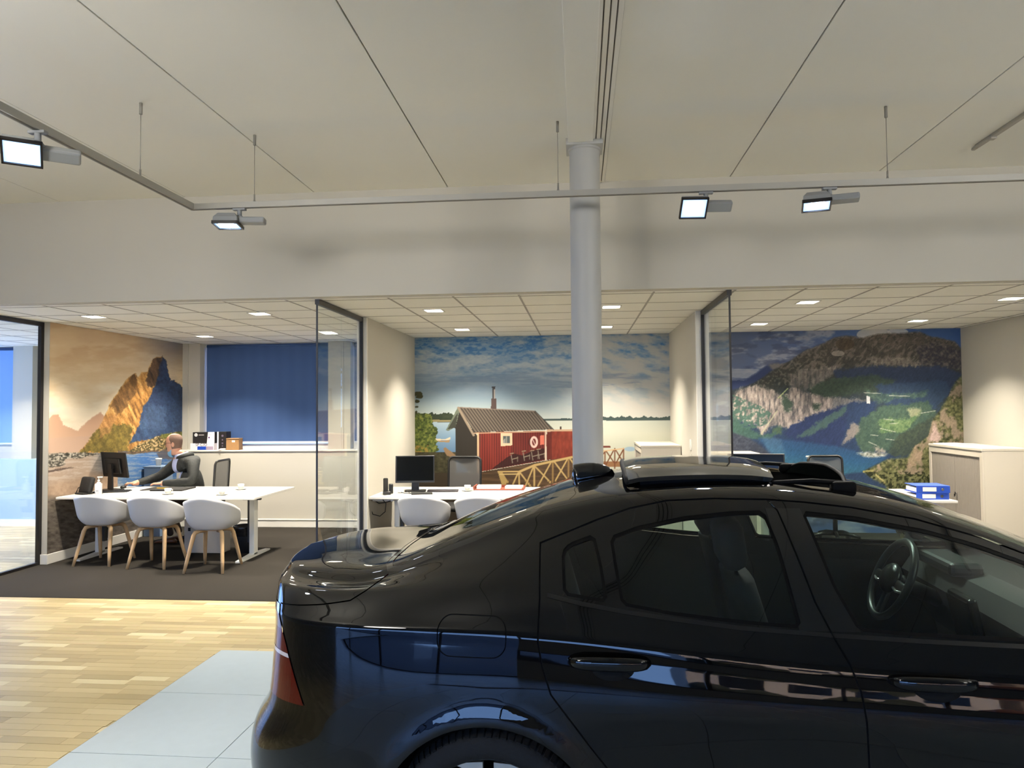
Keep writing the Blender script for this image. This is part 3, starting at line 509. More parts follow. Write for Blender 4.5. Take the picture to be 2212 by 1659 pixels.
# slot diffuser, rail, socket ----------------------------------------
t = thing('slot_diffuser', 'long white air diffuser with three dark slots beside the column', 'vent', (.178, 0, ZS))
mb = MB(); mb.bb((-.062, -7, -.004), (.062, 6.25, .004)); mb.build('dark_backing', dark_gap, t)
for a, b in ((-.064, -.042), (-.034, -.008), (.0, .026), (.034, .060)):
    mb = MB(); mb.bb((a, -7, -.016), (b, 6.25 if a > -.05 else 6.28, .0), bev=.002); mb.build('white_bar', trimw, t)
mb = MB(); mb.box((0, 0, -.012), (.035, 4.2, .024), bev=.004); mb.box((0, 2.13, -.016), (.028, .06, .02), bev=.006); mb.box((0, 1.9, -.02), (.045, .05, .03), bev=.005)
o = mb.build('ceiling_rail', mat('grey_rail', (.62, .60, .56), .4)); o.location = (3.02, 3.62, ZS - .001); tag(o, 'short grey rail fixed under the ceiling at the upper right', 'rail')
mb = MB(); mb.bb((0, -.04, -.06), (.012, .04, .06), bev=.004); mb.bb((-.004, -.025, -.04), (.004, .025, .0), bev=.002)
o = mb.build('wall_socket', trimw); o.location = (1.224, 8.25, 1.28); tag(o, 'white double wall plate on the wall beside the middle office cabinet', 'socket')
# lighting track -----------------------------------------------------
ZT = 3.165; grey_t = mat('track_grey', (.63, .62, .585), .4)
t = thing('lighting_track', 'suspended pale grey lighting track with a corner, in front of the bulkhead', 'light track', (-2.75, 4.91, ZT))
mb = MB(); mb.bb((-.02, -6, -.02), (.02, .02, .02)); mb.build('side_rail', grey_t, t); mb = MB(); mb.bb((.02, -.02, -.02), (7.4, .02, .02)); mb.build('front_rail', grey_t, t)
mb = MB(); mb.bb((7.4, -6, -.02), (7.44, .02, .02)); mb.build('side_rail', grey_t, t)
mb = MB(); mb.bb((-.008, -6, -.0225), (.008, 0, -.0195)); mb.bb((0, -.008, -.0225), (7.4, .008, -.0195)); mb.build('conductor_slot', dark_gap, t)
for x, y in ((-.015, -.60), (.46, 0), (2.62, 0), (4.78, 0), (6.9, 0), (-.015, -3.0), (-.015, -5.2), (7.42, -2.4)):
    mb = MB(); mb.cyl((x, y, .02), (x, y, ZS - ZT), .0022, n=6); mb.cyl((x, y, .02), (x, y, .075), .006, n=8); mb.cyl((x, y, .018), (x, y, .035), .012, .006, n=8); mb.cyl((x, y, ZS - ZT - .075), (x, y, ZS - ZT - .002), .010, n=10); mb.build('suspension_wire', mat('wire_grey', (.50, .49, .46), .4) if x == -.015 and y == -.60 else bpy.data.materials['wire_grey'], t)
lamp_face = mat('lamp_face', (1, 1, 1), .4, emit=((.86, .92, 1.0), FACE)); lamp_rim = mat('lamp_rim_glass', (.55, .68, .9), .2, emit=((.35, .55, 1.0), FACE * .05)); lamp_body = mat('spot_housing', (.52, .53, .535), .4)
spot_l = bpy.data.lights.new('spot_beam', 'SPOT'); spot_l.energy = SPOT_W; spot_l.spot_size = math.radians(98); spot_l.spot_blend = .6; spot_l.shadow_soft_size = .05; spot_l.color = (1.0, .95, .87)
wash_l = bpy.data.lights.new('wash_beam', 'SPOT'); wash_l.energy = WASH_W; wash_l.spot_size = math.radians(120); wash_l.spot_blend = .8; wash_l.shadow_soft_size = .40; wash_l.color = (1.0, .95, .87)  # for unseen heads added to brighten the bulkhead and ceiling
def spot(x, y, aim, label, box_off=(.17, 0), lamp=None):
    """flat square floodlight hung from the track; aim = (pitch, yaw) of its face"""
    t = thing('track_spotlight', label, 'spotlight', (x, y, ZT), 0, 'spotlights on the lighting track')
    mb = MB(); mb.bb((-.045, -.016, -.036), (.045, .016, -.0228)); mb.cyl((0, 0, -.023), (0, 0, -.075), .016, n=12); mb.build('track_adapter', lamp_body, t)
    R = rz(aim[1]) @ rx(aim[0]); c = Vector((-.085, 0, -.118))
    mb = MB(); mb.box(c + R @ Vector((.170, .005, .012)), (.18, .075, .044), rot=R, bev=.010); mb.cyl(c + Vector((.085, 0, .05)), c + R @ Vector((.105, .0, .02)), .012, n=10); mb.build('driver_box', lamp_body, t)
    mb = MB(); mb.loft([[c + R @ Vector((sx * w, sy * h, z)) for sx, sy in ((1, 1), (-1, 1), (-1, -1), (1, -1))] for w, h, z in ((.058, .045, .055), (.082, .068, .02), (.086, .072, -.022))], cap=True, smooth=False)
    mb.build('lamp_housing', lamp_body, t)
    mb = MB()
    for a, b in (((-.09, -.076), (.09, -.066)), ((-.09, .066), (.09, .076)), ((-.09, -.076), (-.080, .076)), ((.080, -.076), (.09, .076))):
        mb.box(c + R @ Vector(((a[0] + b[0]) / 2, (a[1] + b[1]) / 2, -.021)), (b[0] - a[0], b[1] - a[1], .022), rot=R)
    mb.build('lamp_bezel', black_al, t)
    mb = MB(); mb.box(c + R @ Vector((0, 0, -.0235)), (.158, .130, .002), rot=R); mb.build('cover_glass', lamp_rim, t)
    mb = MB(); mb.prism(rrect(.118, .096, .024), .001, Matrix.Translation(c) @ R.to_4x4() @ Matrix.Translation((0, 0, -.0265))); mb.build('lamp_face', lamp_face, t)
    L = bpy.data.objects.new('spot_beam', lamp or spot_l); COL.objects.link(L); L.parent = t
    L.matrix_parent_inverse = Matrix(); L.matrix_local = Matrix.Translation(c + R @ Vector((0, 0, -.045))) @ R.to_4x4()
rad = math.radians
UP = rad(99)
spot(-2.75, 3.42, (rad(-38), rad(36)), 'square track spotlight at the far left, its lit face tilted towards the viewer', (.16, 0))
spot(-2.40, 4.91, (rad(-4), rad(8)), 'square track spotlight next to the track corner, seen almost edge on')
spot(.86, 4.91, (rad(-46), rad(4)), 'square track spotlight right of the column, its face turned up to the viewer')
spot(1.66, 4.91, (rad(-12), rad(-14)), 'square track spotlight second to the right of the column, facing down')
for i, (x, y, a) in enumerate(((-2.75, .9, (UP, rad(14))), (-2.75, -.9, (UP, rad(-22))), (4.67, 3.4, (rad(-12), rad(-60))), (4.67, 1.0, (UP, rad(30))), (4.67, -.9, (UP, rad(8))))):  # the upturned heads are unseen additions that wash bulkhead and ceiling
    spot(x, y, a, ['square track spotlight on the left rail above the camera side', 'square track spotlight at the near end of the left rail', 'square track spotlight at the far end of the right rail', 'square track spotlight midway along the right rail', 'square track spotlight at the near end of the right rail'][i], (0, .17), wash_l if a[0] == UP else None)
# office downlights ---------------------------------------------------
dl_face = mat('downlight_diffuser', (1, 1, 1), .4, emit=((1.0, .90, .74), DOWN))
dspots = [(-5.16, 7.25, 'square downlight over the desk in the left office, front left one'), (-3.34, 7.30, 'square downlight in the left office near the bulkhead, right of the desk'), (-5.08, 9.40, 'square downlight at the back of the left office above the man'), (-3.29, 9.30, 'square downlight seen through the glass partition at the back of the left office'),
  (-1.49, 7.34, 'square downlight in the middle office, front left one'), (-1.49, 9.15, 'square downlight in the middle office, back left one by the mural'), (.33, 7.34, 'square downlight in the middle office, just right of the column'), (.33, 9.15, 'square downlight in the middle office, back right one half behind the column'),
  (2.24, 7.31, 'square downlight in the right office, front left one'), (2.22, 9.15, 'square downlight in the right office, back left one near the glass'), (4.08, 9.13, 'square downlight in the right office, back right one above the cabinet'), (4.16, 7.36, 'square downlight in the right office at the right edge of the ceiling')]
dp = None
for x, y, lb in dspots:
    if dp is None:
        dp = thing('downlight', lb, 'ceiling light', (x, y, ZC), 0, 'recessed downlights in the office ceilings')
        mb = MB()
        for a, b in (((-.10, -.10), (.10, -.085)), ((-.10, .085), (.10, .10)), ((-.10, -.085), (-.085, .085)), ((.085, -.085), (.10, .085))): mb.bb((*a, -.004), (*b, .012))
        mb.build('lamp_frame', trimw, dp); mb = MB(); mb.bb((-.085, -.085, .0), (.085, .085, .004)); mb.build('diffuser', dl_face, dp)
    else:
        c = copy_tree(dp); c.location = (x, y, ZC); c['label'] = lb
dl = bpy.data.lights.new('downlight_beam', 'AREA'); dl.shape = 'SQUARE'; dl.size = .16; dl.energy = DOWN_W; dl.color = (1.0, .90, .75); dl.spread = math.radians(110)
for x, y, lb in dspots + [(-8.2, 7.3, ''), (-8.2, 9.2, '')]:
    L = bpy.data.objects.new('downlight_beam', dl); COL.objects.link(L); L.location = (x, y, ZC - .008)
# the street side behind the viewer: full glazing on the left, a strip window on the right, houses outside --------
mb = MB(); mb.bb((-1.6, -7.1, 0), (10, -7, .62)); mb.bb((-1.6, -7.1, 1.80), (10, -7, ZS)); mb.bb((-11, -7.1, 3.1), (-1.6, -7, ZS)); mb.build('wall_front', white)['kind'] = 'structure'
fx = -11; n = 3
while fx < 9.9:
    left = fx < -1.7; x1 = min(fx + 2.35, -1.6) if left else min(fx + 2.9, 10); z0, z1 = (.02, 3.1) if left else (.62, 1.80); n += 1
    mb = MB(); mb.bb((fx, -7.09, z0), (fx + .07, -7.01, z1)); mb.bb((fx + .07, -7.09, z0), (x1, -7.01, z0 + .05))
    if left: mb.bb((fx + .07, -7.09, 2.35), (x1, -7.01, 2.41)); mb.cyl((fx + .07, -7.05, 2.41), (x1, -7.05, 3.1), .035)
    w = mb.build('window_%d' % n, black_al); w['kind'] = 'structure'
    mb = MB(); mb.bb((fx + .07, -7.052, z0), (x1, -7.046, z1)); mb.build('pane', pane_m, w); fx = x1
slab('trim_canopy', (-11, -9.8, 3.12), (-1.6, -7.1, 3.3), mat('canopy_grey', (.35, .35, .36), .7))  # unseen canopy added to hold skylight off the showroom floor
slab('ground', (-60, -60, -.3), (60, -7.1, -.12), mat('dark_paving', (.22, .21, .20), .8))
hw_m = mat('pale_render', (.80, .74, .66), .8); win_m = mat('dark_window', (.05, .05, .06), .2); roof_m = mat('dark_roof', (.20, .17, .16), .8)
for k, (hx, hwid) in enumerate(((2.5, 9), (12.5, 10), (23.5, 10))):
    t = thing('house', ['pale house across the street, nearest the middle of the front', 'pale house across the street, second in the row', 'pale house across the street, last in the row'][k], 'house', (hx, -24, -.12), 0, 'houses across the street')
    mb = MB(); mb.bb((0, -6, 0), (hwid, 0, 5.6)); mb.build('wall', hw_m, t); mb = MB(); mb.prism([(-6.4, 5.5), (.4, 5.5), (-3, 8.2)], hwid + .6, Matrix(((0, 0, 1, -.3), (1, 0, 0, 0), (0, 1, 0, 0), (0, 0, 0, 1)))); mb.build('roof', roof_m, t)
    for q in range(4):
        for zz in (1.2, 3.6):
            mb = MB(); x0 = .9 + q * (hwid - 1) / 4; mb.bb((x0, -.02, zz), (x0 + 1.3, .03, zz + 1.2)); mb.build('window', win_m, t)
for k in range(6):
    mb = MB(); rr = random.Random(k)
    for q in range(9): mb.sphere((rr.uniform(-1.3, 1.3), rr.uniform(-.4, .4), rr.uniform(.3, .9)), (.6, .5, .5), 8)
    o = mb.build('hedge', mat('hedge_%d' % k, [(.12, .14, .07), (.16, .17, .08), (.28, .15, .06), (.10, .12, .06), (.34, .18, .07), (.12, .14, .08)][k], .9)); o.location = (3.5 + 4.2 * k, -22, -.12); tag(o, 'clipped hedge in front of the houses across the street, %s from the left' % ['first', 'second', 'third', 'fourth', 'fifth', 'sixth'][k], 'hedge', 'hedges across the street')
sl = bpy.data.lights.new('street_lamp_glow', 'SPOT'); sl.energy = 9000; sl.spot_size = math.radians(150); sl.spot_blend = .5; sl.color = (1.0, .74, .45); sl.shadow_soft_size = .15  # unseen lamps added to warm the house fronts mirrored in the doors
sl_face = mat('street_lamp_face', (1, 1, 1), .4, emit=((1.0, .78, .5), 12.0))
for k, x in enumerate((5.5, 14.5, 24.5)):
    t = thing('street_lamp', 'tall street lamp in front of the pale houses, %s of three' % ['first', 'second', 'third'][k], 'street lamp', (x, -17.5, -.12), 0, 'street lamps across the street')
    mb = MB(); mb.cyl((0, 0, 0), (0, 0, 5.2), .06, .04); mb.build('pole', black_al, t); mb = MB(); mb.bb((-.12, -.5, 5.15), (.12, .1, 5.27), bev=.02); mb.build('lamp_head', black_al, t); mb = MB(); mb.bb((-.09, -.45, 5.135), (.09, -.1, 5.148)); mb.build('lamp_face', sl_face, t)
    L = bpy.data.objects.new('street_lamp_glow', sl); COL.objects.link(L); L.parent = t; L.location = (0, -.6, 5.05); L.rotation_euler = (rad(-50), 0, 0)
# ------------------------------------------------------------------ car body surface
def cspline(xs, ys):
    xs = np.asarray(xs, float); ys = np.asarray(ys, float); n = len(xs); h = np.diff(xs)
    A = np.zeros((n, n)); r = np.zeros(n); A[0, 0] = A[-1, -1] = 1
    for i in range(1, n - 1):
        A[i, i - 1] = h[i - 1]; A[i, i] = 2 * (h[i - 1] + h[i]); A[i, i + 1] = h[i]
        r[i] = 6 * ((ys[i + 1] - ys[i]) / h[i] - (ys[i] - ys[i - 1]) / h[i - 1])
    m = np.linalg.solve(A, r)
    def f(x):
        x = np.clip(np.asarray(x, float), xs[0], xs[-1]); i = np.clip(np.searchsorted(xs, x) - 1, 0, n - 2)
        a = xs[i + 1] - x; b = x - xs[i]; hh = h[i]
        return (m[i] * a**3 + m[i + 1] * b**3) / (6 * hh) + (ys[i] / hh - m[i] * hh / 6) * a + (ys[i + 1] / hh - m[i + 1] * hh / 6) * b
    return f
def fl(*p):
    return cspline(p[0::2], p[1::2])
XR, XF = -0.965, 3.66
zc = fl(-.965,1.082, -.80,1.094, -.66,1.098, -.52,1.112, -.30,1.202, 0,1.318, .3,1.398, .6,1.434, .85,1.443, 1.1,1.430, 1.35,1.397, 1.6,1.334, 1.85,1.240, 2.1,1.130, 2.35,1.030, 2.52,.985, 2.8,.955, 3.2,.90, 3.5,.83, 3.66,.76)
y2f = fl(-.965,.52, -.6,.565, -.3,.575, 0,.565, .4,.555, 1.0,.565, 1.4,.572, 1.8,.595, 2.2,.645, 2.6,.715, 2.8,.70, 3.2,.60, 3.66,.48)
d2f = fl(-.965,.010, -.6,.022, -.3,.038, 0,.046, .4,.046, 1.0,.046, 1.6,.052, 2.1,.055, 2.6,.035, 3.2,.035, 3.66,.04)
dtf = fl(-.965,.010, -.6,.018, -.3,.030, 0,.036, .4,.036, 1.6,.038, 2.2,.034, 2.6,.016, 3.2,.015, 3.66,.02)
y3f = fl(-.965,.715, -.6,.760, -.3,.795, 0,.826, .4,.842, 1.0,.848, 1.8,.845, 2.2,.838, 2.6,.806, 2.8,.79, 3.2,.72, 3.66,.57)
z3f = fl(-.965,1.046, -.6,1.060, -.3,1.082, 0,1.097, .15,1.086, .436,1.043, .79,1.006, 1.06,.990, 1.33,.980, 1.6,.974, 2.2,.955, 2.6,.935, 2.8,.92, 3.2,.865, 3.66,.70)
y4f = fl(-.965,.790, -.7,.845, -.4,.884, 0,.902, .5,.890, 1.0,.885, 1.6,.882, 2.2,.886, 2.8,.900, 3.2,.875, 3.66,.65)
z4f = fl(-.965,.968, -.75,.974, -.4,.984, 0,.984, .3,.972, .6,.948, 1.0,.918, 1.6,.898, 2.2,.882, 2.8,.852, 3.2,.79, 3.66,.65)
y5f = fl(-.965,.815, -.6,.882, -.3,.918, 0,.927, .4,.918, 1.0,.907, 2.0,.906, 2.87,.924, 3.3,.885, 3.66,.69)
y55f = fl(-.965,.825, -.6,.892, -.3,.924, 0,.930, .45,.915, 1.0,.902, 1.8,.901, 2.4,.910, 2.87,.928, 3.3,.89, 3.66,.70)
y6f = fl(-.965,.835, -.6,.897, -.3,.925, 0,.929, .45,.908, 1.0,.893, 1.8,.893, 2.4,.906, 2.87,.928, 3.3,.89, 3.66,.70)
y7f = fl(-.965,.825, -.5,.892, 0,.922, .5,.906, 1.0,.900, 2.0,.900, 2.87,.922, 3.3,.87, 3.66,.68)
y8f = fl(-.965,.770, -.5,.850, 0,.885, .5,.878, 1.0,.874, 2.0,.874, 2.87,.885, 3.3,.83, 3.66,.64)
#        c     1     2     T     M    3     4a    4     4b    5     5b    6     7     8     9    10
RENDS = [-.997,-.997,-.997,-.993,-.985,-.970,-.948,-.941,-.938,-.940,-.960,-1.044,-1.060,-1.02,-.955,-.935]
def controls(x):
    x = np.asarray(x, float); o = np.ones_like(x)
    y2 = y2f(x); c = zc(x); z2 = c - d2f(x)
    yT, zT = y2 + .048, z2 - dtf(x)
    y3, z3 = y3f(x), z3f(x)
    bul = np.clip((zT - z3) / .3, 0, 1)
    yM, zM = .5 * (yT + y3) + .020 * bul, .5 * (zT + z3)
    y4, z4 = y4f(x), z4f(x); y5 = y5f(x)
    s = .14 + .22 * np.clip(x, 0, 1)
    a4 = (y4 + (y3 - y4) * s, z4 + (z3 - z4) * s)
    z5 = .80 - .02 * np.clip(x, 0, 3)
    b4 = (y4 + (y5 - y4) * s, z4 + (z5 - z4) * s)
    Yc = np.stack([0 * o, .55 * y2, y2, yT, yM, y3, a4[0], y4, b4[0], y5, y55f(x), y6f(x), y7f(x), y8f(x), .72 * o, 0 * o], -1)
    Zc = np.stack([c, c - .27 * (c - z2), z2, zT, zM, z3, a4[1], z4, b4[1], z5, .665 * o, .53 * o, .40 * o, .225 * o, .175 * o, .175 * o], -1)
    return Yc, Zc
def catmull(P, nper):
    """centripetal-ish Catmull-Rom along axis 1; P (n,k,3)"""
    out = []; k = P.shape[1]
    d = np.linalg.norm(np.diff(P, axis=1), axis=2)**.7 + 1e-6
    for i in range(k - 1):
        p1, p2 = P[:, i], P[:, i + 1]; h = d[:, i][:, None]
        def tan(a, b, c, ha, hb):
            return ((b - a) / ha * hb + (c - b) / hb * ha) / (ha + hb)
        t1 = tan(P[:, i - 1], p1, p2, d[:, i - 1][:, None], h) if i > 0 else (p2 - p1) / h
        t2 = tan(p1, p2, P[:, i + 2], h, d[:, i + 1][:, None]) if i < k - 2 else (p2 - p1) / h
        if i == 0: t1[:, 2] *= 0
        for j in range(nper[i]):
            u = j / nper[i]
            out.append((2*u**3 - 3*u**2 + 1) * p1 + (u**3 - 2*u**2 + u) * h * t1 + (-2*u**3 + 3*u**2) * p2 + (u**3 - u**2) * h * t2)
    out.append(P[:, -1])
    return np.stack(out, 1)
NPER = [8, 8, 5, 8, 8, 6, 2, 2, 6, 6, 6, 6, 6, 3, 3]
def car_grid():
    # plan outline of the ends: (distance from the end, fraction of the half width)
    pl = np.array([(0,0), (.004,.15), (.014,.32), (.032,.50), (.060,.66), (.098,.79), (.15,.885), (.225,.945), (.33,.98), (.46,.997), (.58,1.0)])
    L = np.r_[0, np.cumsum(np.hypot(np.diff(pl[:, 0]), np.diff(pl[:, 1]) * .85))]
    t = np.linspace(0, L[-1], 60)
    dx, fr = cspline(L, pl[:, 0])(t), np.clip(cspline(L, pl[:, 1])(t), 0, 1)
    xm = np.linspace(XR + .58, XF - .58, 190)[1:-1]
    xs = np.r_[XR + dx, xm, (XF - dx)[::-1]]; fs = np.r_[fr, np.ones(len(xm)), fr[::-1]]
    Yc, Zc = controls(xs)
    w = np.r_[np.clip(1 - dx / .50, 0, 1)**1.5, np.zeros(len(xm) + 60)]
    e = np.array(RENDS) - XR
    X = xs[:, None] + w[:, None] * e[None, :]
    P = np.stack([X, Yc * fs[:, None], Zc], -1)
    G = catmull(P, NPER)
    # gentle smoothing along the length keeps highlights fair
    for _ in range(3):
        G[2:-2] = .25 * G[1:-3] + .5 * G[2:-2] + .25 * G[3:-1]
    # wheel arch lips: a soft flare around the openings
    for wx in (0.0, 2.872):
        r = np.hypot(G[..., 0] - wx, G[..., 2] - .335)
        G[..., 1] += np.where((G[..., 1] > .6) & (G[..., 2] < .80), .013 * np.exp(-((r - .375) / .040)**2), 0)
    return G
# ------------------------------------------------------------------ the car
def build_car():
    CX, CY, CTH = -.253, 3.224, math.radians(-3.0)
    car = thing('car', 'glossy black four-door saloon with its sunroof panel slid back, parked on the grey tiles', 'car', (CX, CY, 0), CTH)
    paint = mat('black_paint', (.03, .029, .03), .3, 0, spec=.0, coat=1., coat_ior=1.51)
    gap_m = mat('gap_black', (.012, .012, .012), .9); seal_m = mat('rubber_seal', (.014, .014, .015), .5, spec=.15)
    piano = mat('gloss_black_trim', (.02, .02, .022), .12, coat=.6); trim_m = mat('satin_black_trim', (.055, .052, .048), .35)
    sideglass = glass_mat('tinted_car_glass', (.58, .70, .66), 1.52)
    backglass = glass_mat('rear_window_glass', (.30, .37, .35), 1.55)
    cloth = mat('charcoal_upholstery', (.10, .10, .10), .8); liner_m = mat('interior_trim', (.07, .07, .072), .7)
    lampred = mat('red_lamp_lens', (.33, .03, .02), .10, spec=.3, coat=.6); lampdark = mat('dark_red_lens', (.16, .01, .012), .1, coat=1.)
    white_lens = mat('clear_lamp_lens', (.8, .78, .78), .12, coat=1.)
    rubber = mat('tyre_rubber', (.045, .045, .045), .75, bump=(60, .3)); silver = mat('bright_alloy', (.78, .78, .77), .28, metal=.9); dgrey = mat('black_alloy', (.02, .02, .02), .25)

    G = car_grid(); ns, nv, _ = G.shape
    du = np.gradient(G, axis=0); dv = np.gradient(G, axis=1)
    bm = bmesh.new(); nl = bm.verts.layers.float_vector.new('n'); kl = bm.faces.layers.int.new('k')
    V = [[bm.verts.new(G[i, j]) for j in range(nv)] for i in range(ns)]
    segk = np.repeat(np.arange(len(NPER)), NPER)
    for i in range(ns - 1):
        for j in range(nv - 1):
            f = bm.faces.new((V[i][j], V[i + 1][j], V[i + 1][j + 1], V[i][j + 1])); f[kl] = int(segk[j])
    # normals from a mirrored average so that the halves meet smoothly
    N = np.zeros_like(G)
    fn = np.cross(G[1:, 1:] - G[:-1, :-1], G[:-1, 1:] - G[1:, :-1])
    for a in (0, 1):
        for b in (0, 1):
            N[a:ns - 1 + a, b:nv - 1 + b] += fn
    if (N[ns // 2, nv // 2, 1]) < 0: N *= -1
    N[:, 0, 1] = 0; N[:, -1, 1] = 0; N[0, :, 1] = 0; N[-1, :, 1] = 0
    N /= np.linalg.norm(N, axis=2, keepdims=True) + 1e-12
    for i in range(ns):
        for j in range(nv): V[i][j][nl] = Vector(N[i, j])
    bmesh.ops.remove_doubles(bm, verts=[v for r in V for v in r if abs(v.co.y) < 1e-6], dist=1e-5)

    def cut(pts, ax, kmin, kmax, closed=False, flt=None):
        pts = [np.array(p, float) for p in pts]
        if closed: pts = pts + [pts[0]]
        bm.faces.ensure_lookup_table()
        for a, b in zip(pts, pts[1:]):
            lo, hi = np.minimum(a, b) - 1e-4, np.maximum(a, b) + 1e-4
            fs = []
            for f in bm.faces:
                if not (kmin <= f[kl] <= kmax): continue
                us = [v.co[ax[0]] for v in f.verts]
                if max(us) < lo[0] or min(us) > hi[0]: continue
                ws = [v.co[ax[1]] for v in f.verts]
                if max(ws) < lo[1] or min(ws) > hi[1]: continue
                if flt and not flt(f): continue
                fs.append(f)
            if not fs: continue
            no = [0, 0, 0]; co = [0, 0, 0]; d = b - a
            no[ax[0]] = -d[1]; no[ax[1]] = d[0]; co[ax[0]] = a[0]; co[ax[1]] = a[1]
            es = {e for f in fs for e in f.edges}; vs = {v for f in fs for v in f.verts}
            bmesh.ops.bisect_plane(bm, geom=list(fs) + list(es) + list(vs), dist=1e-6, plane_co=co, plane_no=no)
    def off(pts, d, closed=False):
        P = np.array(pts, float); n = len(P); out = []
        for i in range(n):
            a = P[i - 1] if (i > 0 or closed) else P[i]; b = P[(i + 1) % n] if (i < n - 1 or closed) else P[i]
            t1 = P[i] - a; t2 = b - P[i]
            t1 = t1 / (np.linalg.norm(t1) + 1e-9); t2 = t2 / (np.linalg.norm(t2) + 1e-9)
            m = t1 + t2; m /= np.linalg.norm(m) + 1e-9; nn = np.array([-m[1], m[0]]); c = max(.5, float(np.dot(nn, np.array([-t2[1], t2[0]])) if np.linalg.norm(t2) > .5 else 1))
            out.append(P[i] + nn * d / c)
        return out
    def smoothpoly(pts, it=1):
        P = [np.array(p, float) for p in pts]
        for _ in range(it):
            Q = []
            for i in range(len(P)):
                a, b = P[i], P[(i + 1) % len(P)]; L = np.linalg.norm(b - a); e = min(.25, .012 / (L + 1e-9) if L > .06 else .25)
                Q += [a + (b - a) * e, b - (b - a) * e]
            P = Q
        return P
    zT = lambda x: float(zc(x) - d2f(x) - dtf(x))
    cap = lambda P, m: [(x, min(z, zT(x) - m)) for x, z in P]
    gR = smoothpoly(cap([(.392,1.255),(.486,1.287),(.643,1.319),(.799,1.337),(.905,1.341),(.934,1.241),(.953,1.122),(.970,1.017),(.86,1.022),(.734,1.031),(.579,1.045),(.428,1.068),(.408,1.164)], .012))
    gQ = smoothpoly([(.229,1.208),(.250,1.230),(.331,1.258),(.355,1.179),(.376,1.076),(.240,1.094)])
    gF = smoothpoly(cap([(1.036,1.340),(1.203,1.330),(1.42,1.310),(1.557,1.272),(1.698,1.222),(1.85,1.160),(1.98,1.10),(2.05,1.02),(2.02,1.0),(1.9,.997),(1.605,.999),(1.465,1.002),(1.282,1.006),(1.144,1.014),(1.09,1.13)], .012))
    pillar = [(.914,1.352),(1.028,1.352),(1.09,1.13),(1.148,1.006),(.966,1.006),(.953,1.122)]
    shutB = [(.925,zT(.925)+.018),(.953,1.345),(.990,1.214),(1.025,1.084),(1.066,.991),(1.102,.919),(1.127,.846),(1.137,.763),(1.143,.629),(1.142,.45),(1.130,.29)]
    shutC = [(.146,1.230),(.160,1.084),(.160,.959),(.173,.890),(.201,.806),(.265,.725),(.319,.655),(.374,.586),(.404,.45),(.44,.29)]
    topR = [(.146,1.230),(.247,1.268),(.341,1.305),(.456,1.343),(.587,zT(.587)+.018),(.75,zT(.75)+.018),(.925,zT(.925)+.018)]
    topF = [(x, zT(x) + .018) for x in (.925,1.05,1.2,1.4,1.6,1.8,2.0)] + [(2.13,1.03)]
    shutA = [(2.13,1.03),(2.175,.95),(2.19,.82),(2.175,.6),(2.13,.29)]
    sill = [(.44,.29),(1.13,.29),(2.13,.29)]
    rdoor = topR + shutB[1:] + [(.44,.29)] + shutC[::-1][1:-1]
    fdoor = topF + shutA[1:] + shutB[::-1][:-1]
    fuel = [(-.055 + x, .968 + z) for x, z in rrect(.225, .122, .045, 5)]
    lidl = [(-.425,1.094),(-.455,1.072),(-.50,1.045),(-.60,1.027),(-.70,1.014),(-.80,1.003)]
    tail = [(-1.2,1.012),(-.800,1.000),(-.772,.945),(-.735,.885),(-.690,.800),(-.640,.705),(-1.2,.690)]
    bump = [(-1.2,.690),(-.640,.697),(-.46,.640),(-.34,.560)]
    bt = [(.157,1.089),(.30,1.060),(.433,1.040),(.6,1.021),(.789,1.003),(1.063,.990),(1.328,.981),(1.602,.976),(1.9,.968),(2.13,.962)]
    side = lambda f: f.calc_center_median().y > .45
    for p in (gR, gQ, gF):
        cut(p, (0, 2), 3, 6, True); cut(off(p, -.005, True), (0, 2), 2, 6, True); cut(off(p, .005, True), (0, 2), 2, 6, True)
    cut(pillar, (0, 2), 2, 6, True)
    gaps = [topR, shutB, shutC, topF, shutA, sill]
    for p in gaps:
        for d in (-.0028, .0028): cut(off(p, d), (0, 2), 2, 13, flt=side)
    fgap = smoothpoly(fuel, 1)
    for d in (-.0018, .0018): cut(off(fgap, d, True), (0, 2), 4, 11, True)
    for d in (-.002, .002): cut(off(lidl, d), (0, 2), 2, 9)
    cut(tail[:-1] + [tail[-1]], (0, 2), 5, 11, False, lambda f: f.calc_center_median().x < -.55)
    cut(bump, (0, 2), 9, 12, False, lambda f: f.calc_center_median().x < -.3)
    cut([(-1.2, .50), (-.7, .50)], (0, 1), 5, 11); cut([(-1.2, .845), (-.6, .845)], (0, 2), 5, 11, flt=lambda f: f.calc_center_median().x < -.6); cut([(-1.2, .858), (-.6, .858)], (0, 2), 5, 11, flt=lambda f: f.calc_center_median().x < -.6)
    cut(bt, (0, 2), 4, 7); cut([(x, z + .012) for x, z in bt], (0, 2), 4, 7)
    AR = .366
    for wx in (0, 2.872):
        cut([(wx + AR * math.cos(a), .335 + AR * math.sin(a)) for a in np.linspace(-.5, PI + .5, 48)], (0, 2), 6, 14, flt=side)
    rwin = [(-.468,0),(-.474,.20),(-.466,.40),(-.452,.52),(-.430,.582),(-.385,.600),(-.25,.598),(-.10,.586),(.02,.562),(.10,.525),(.135,.46),(.150,.25),(.153,0)]
    wind = [(1.415,0),(1.425,.30),(1.455,.50),(1.50,.566),(1.8,.612),(2.1,.655),(2.25,.675),(2.36,.50),(2.42,.25),(2.43,0)]
    roofline = [(.06,.55),(.07,.70)]
    sun = [(.60,0),(.60,.37),(.63,.415),(1.24,.425),(1.275,.385),(1.285,0)]
    for p in (rwin, wind):
        cut(p, (0, 1), 0, 4, flt=lambda f: f.calc_center_median().z > .9); cut(off(p, .012), (0, 1), 0, 4)
        cut(off(p, -.012), (0, 1), 0, 4)
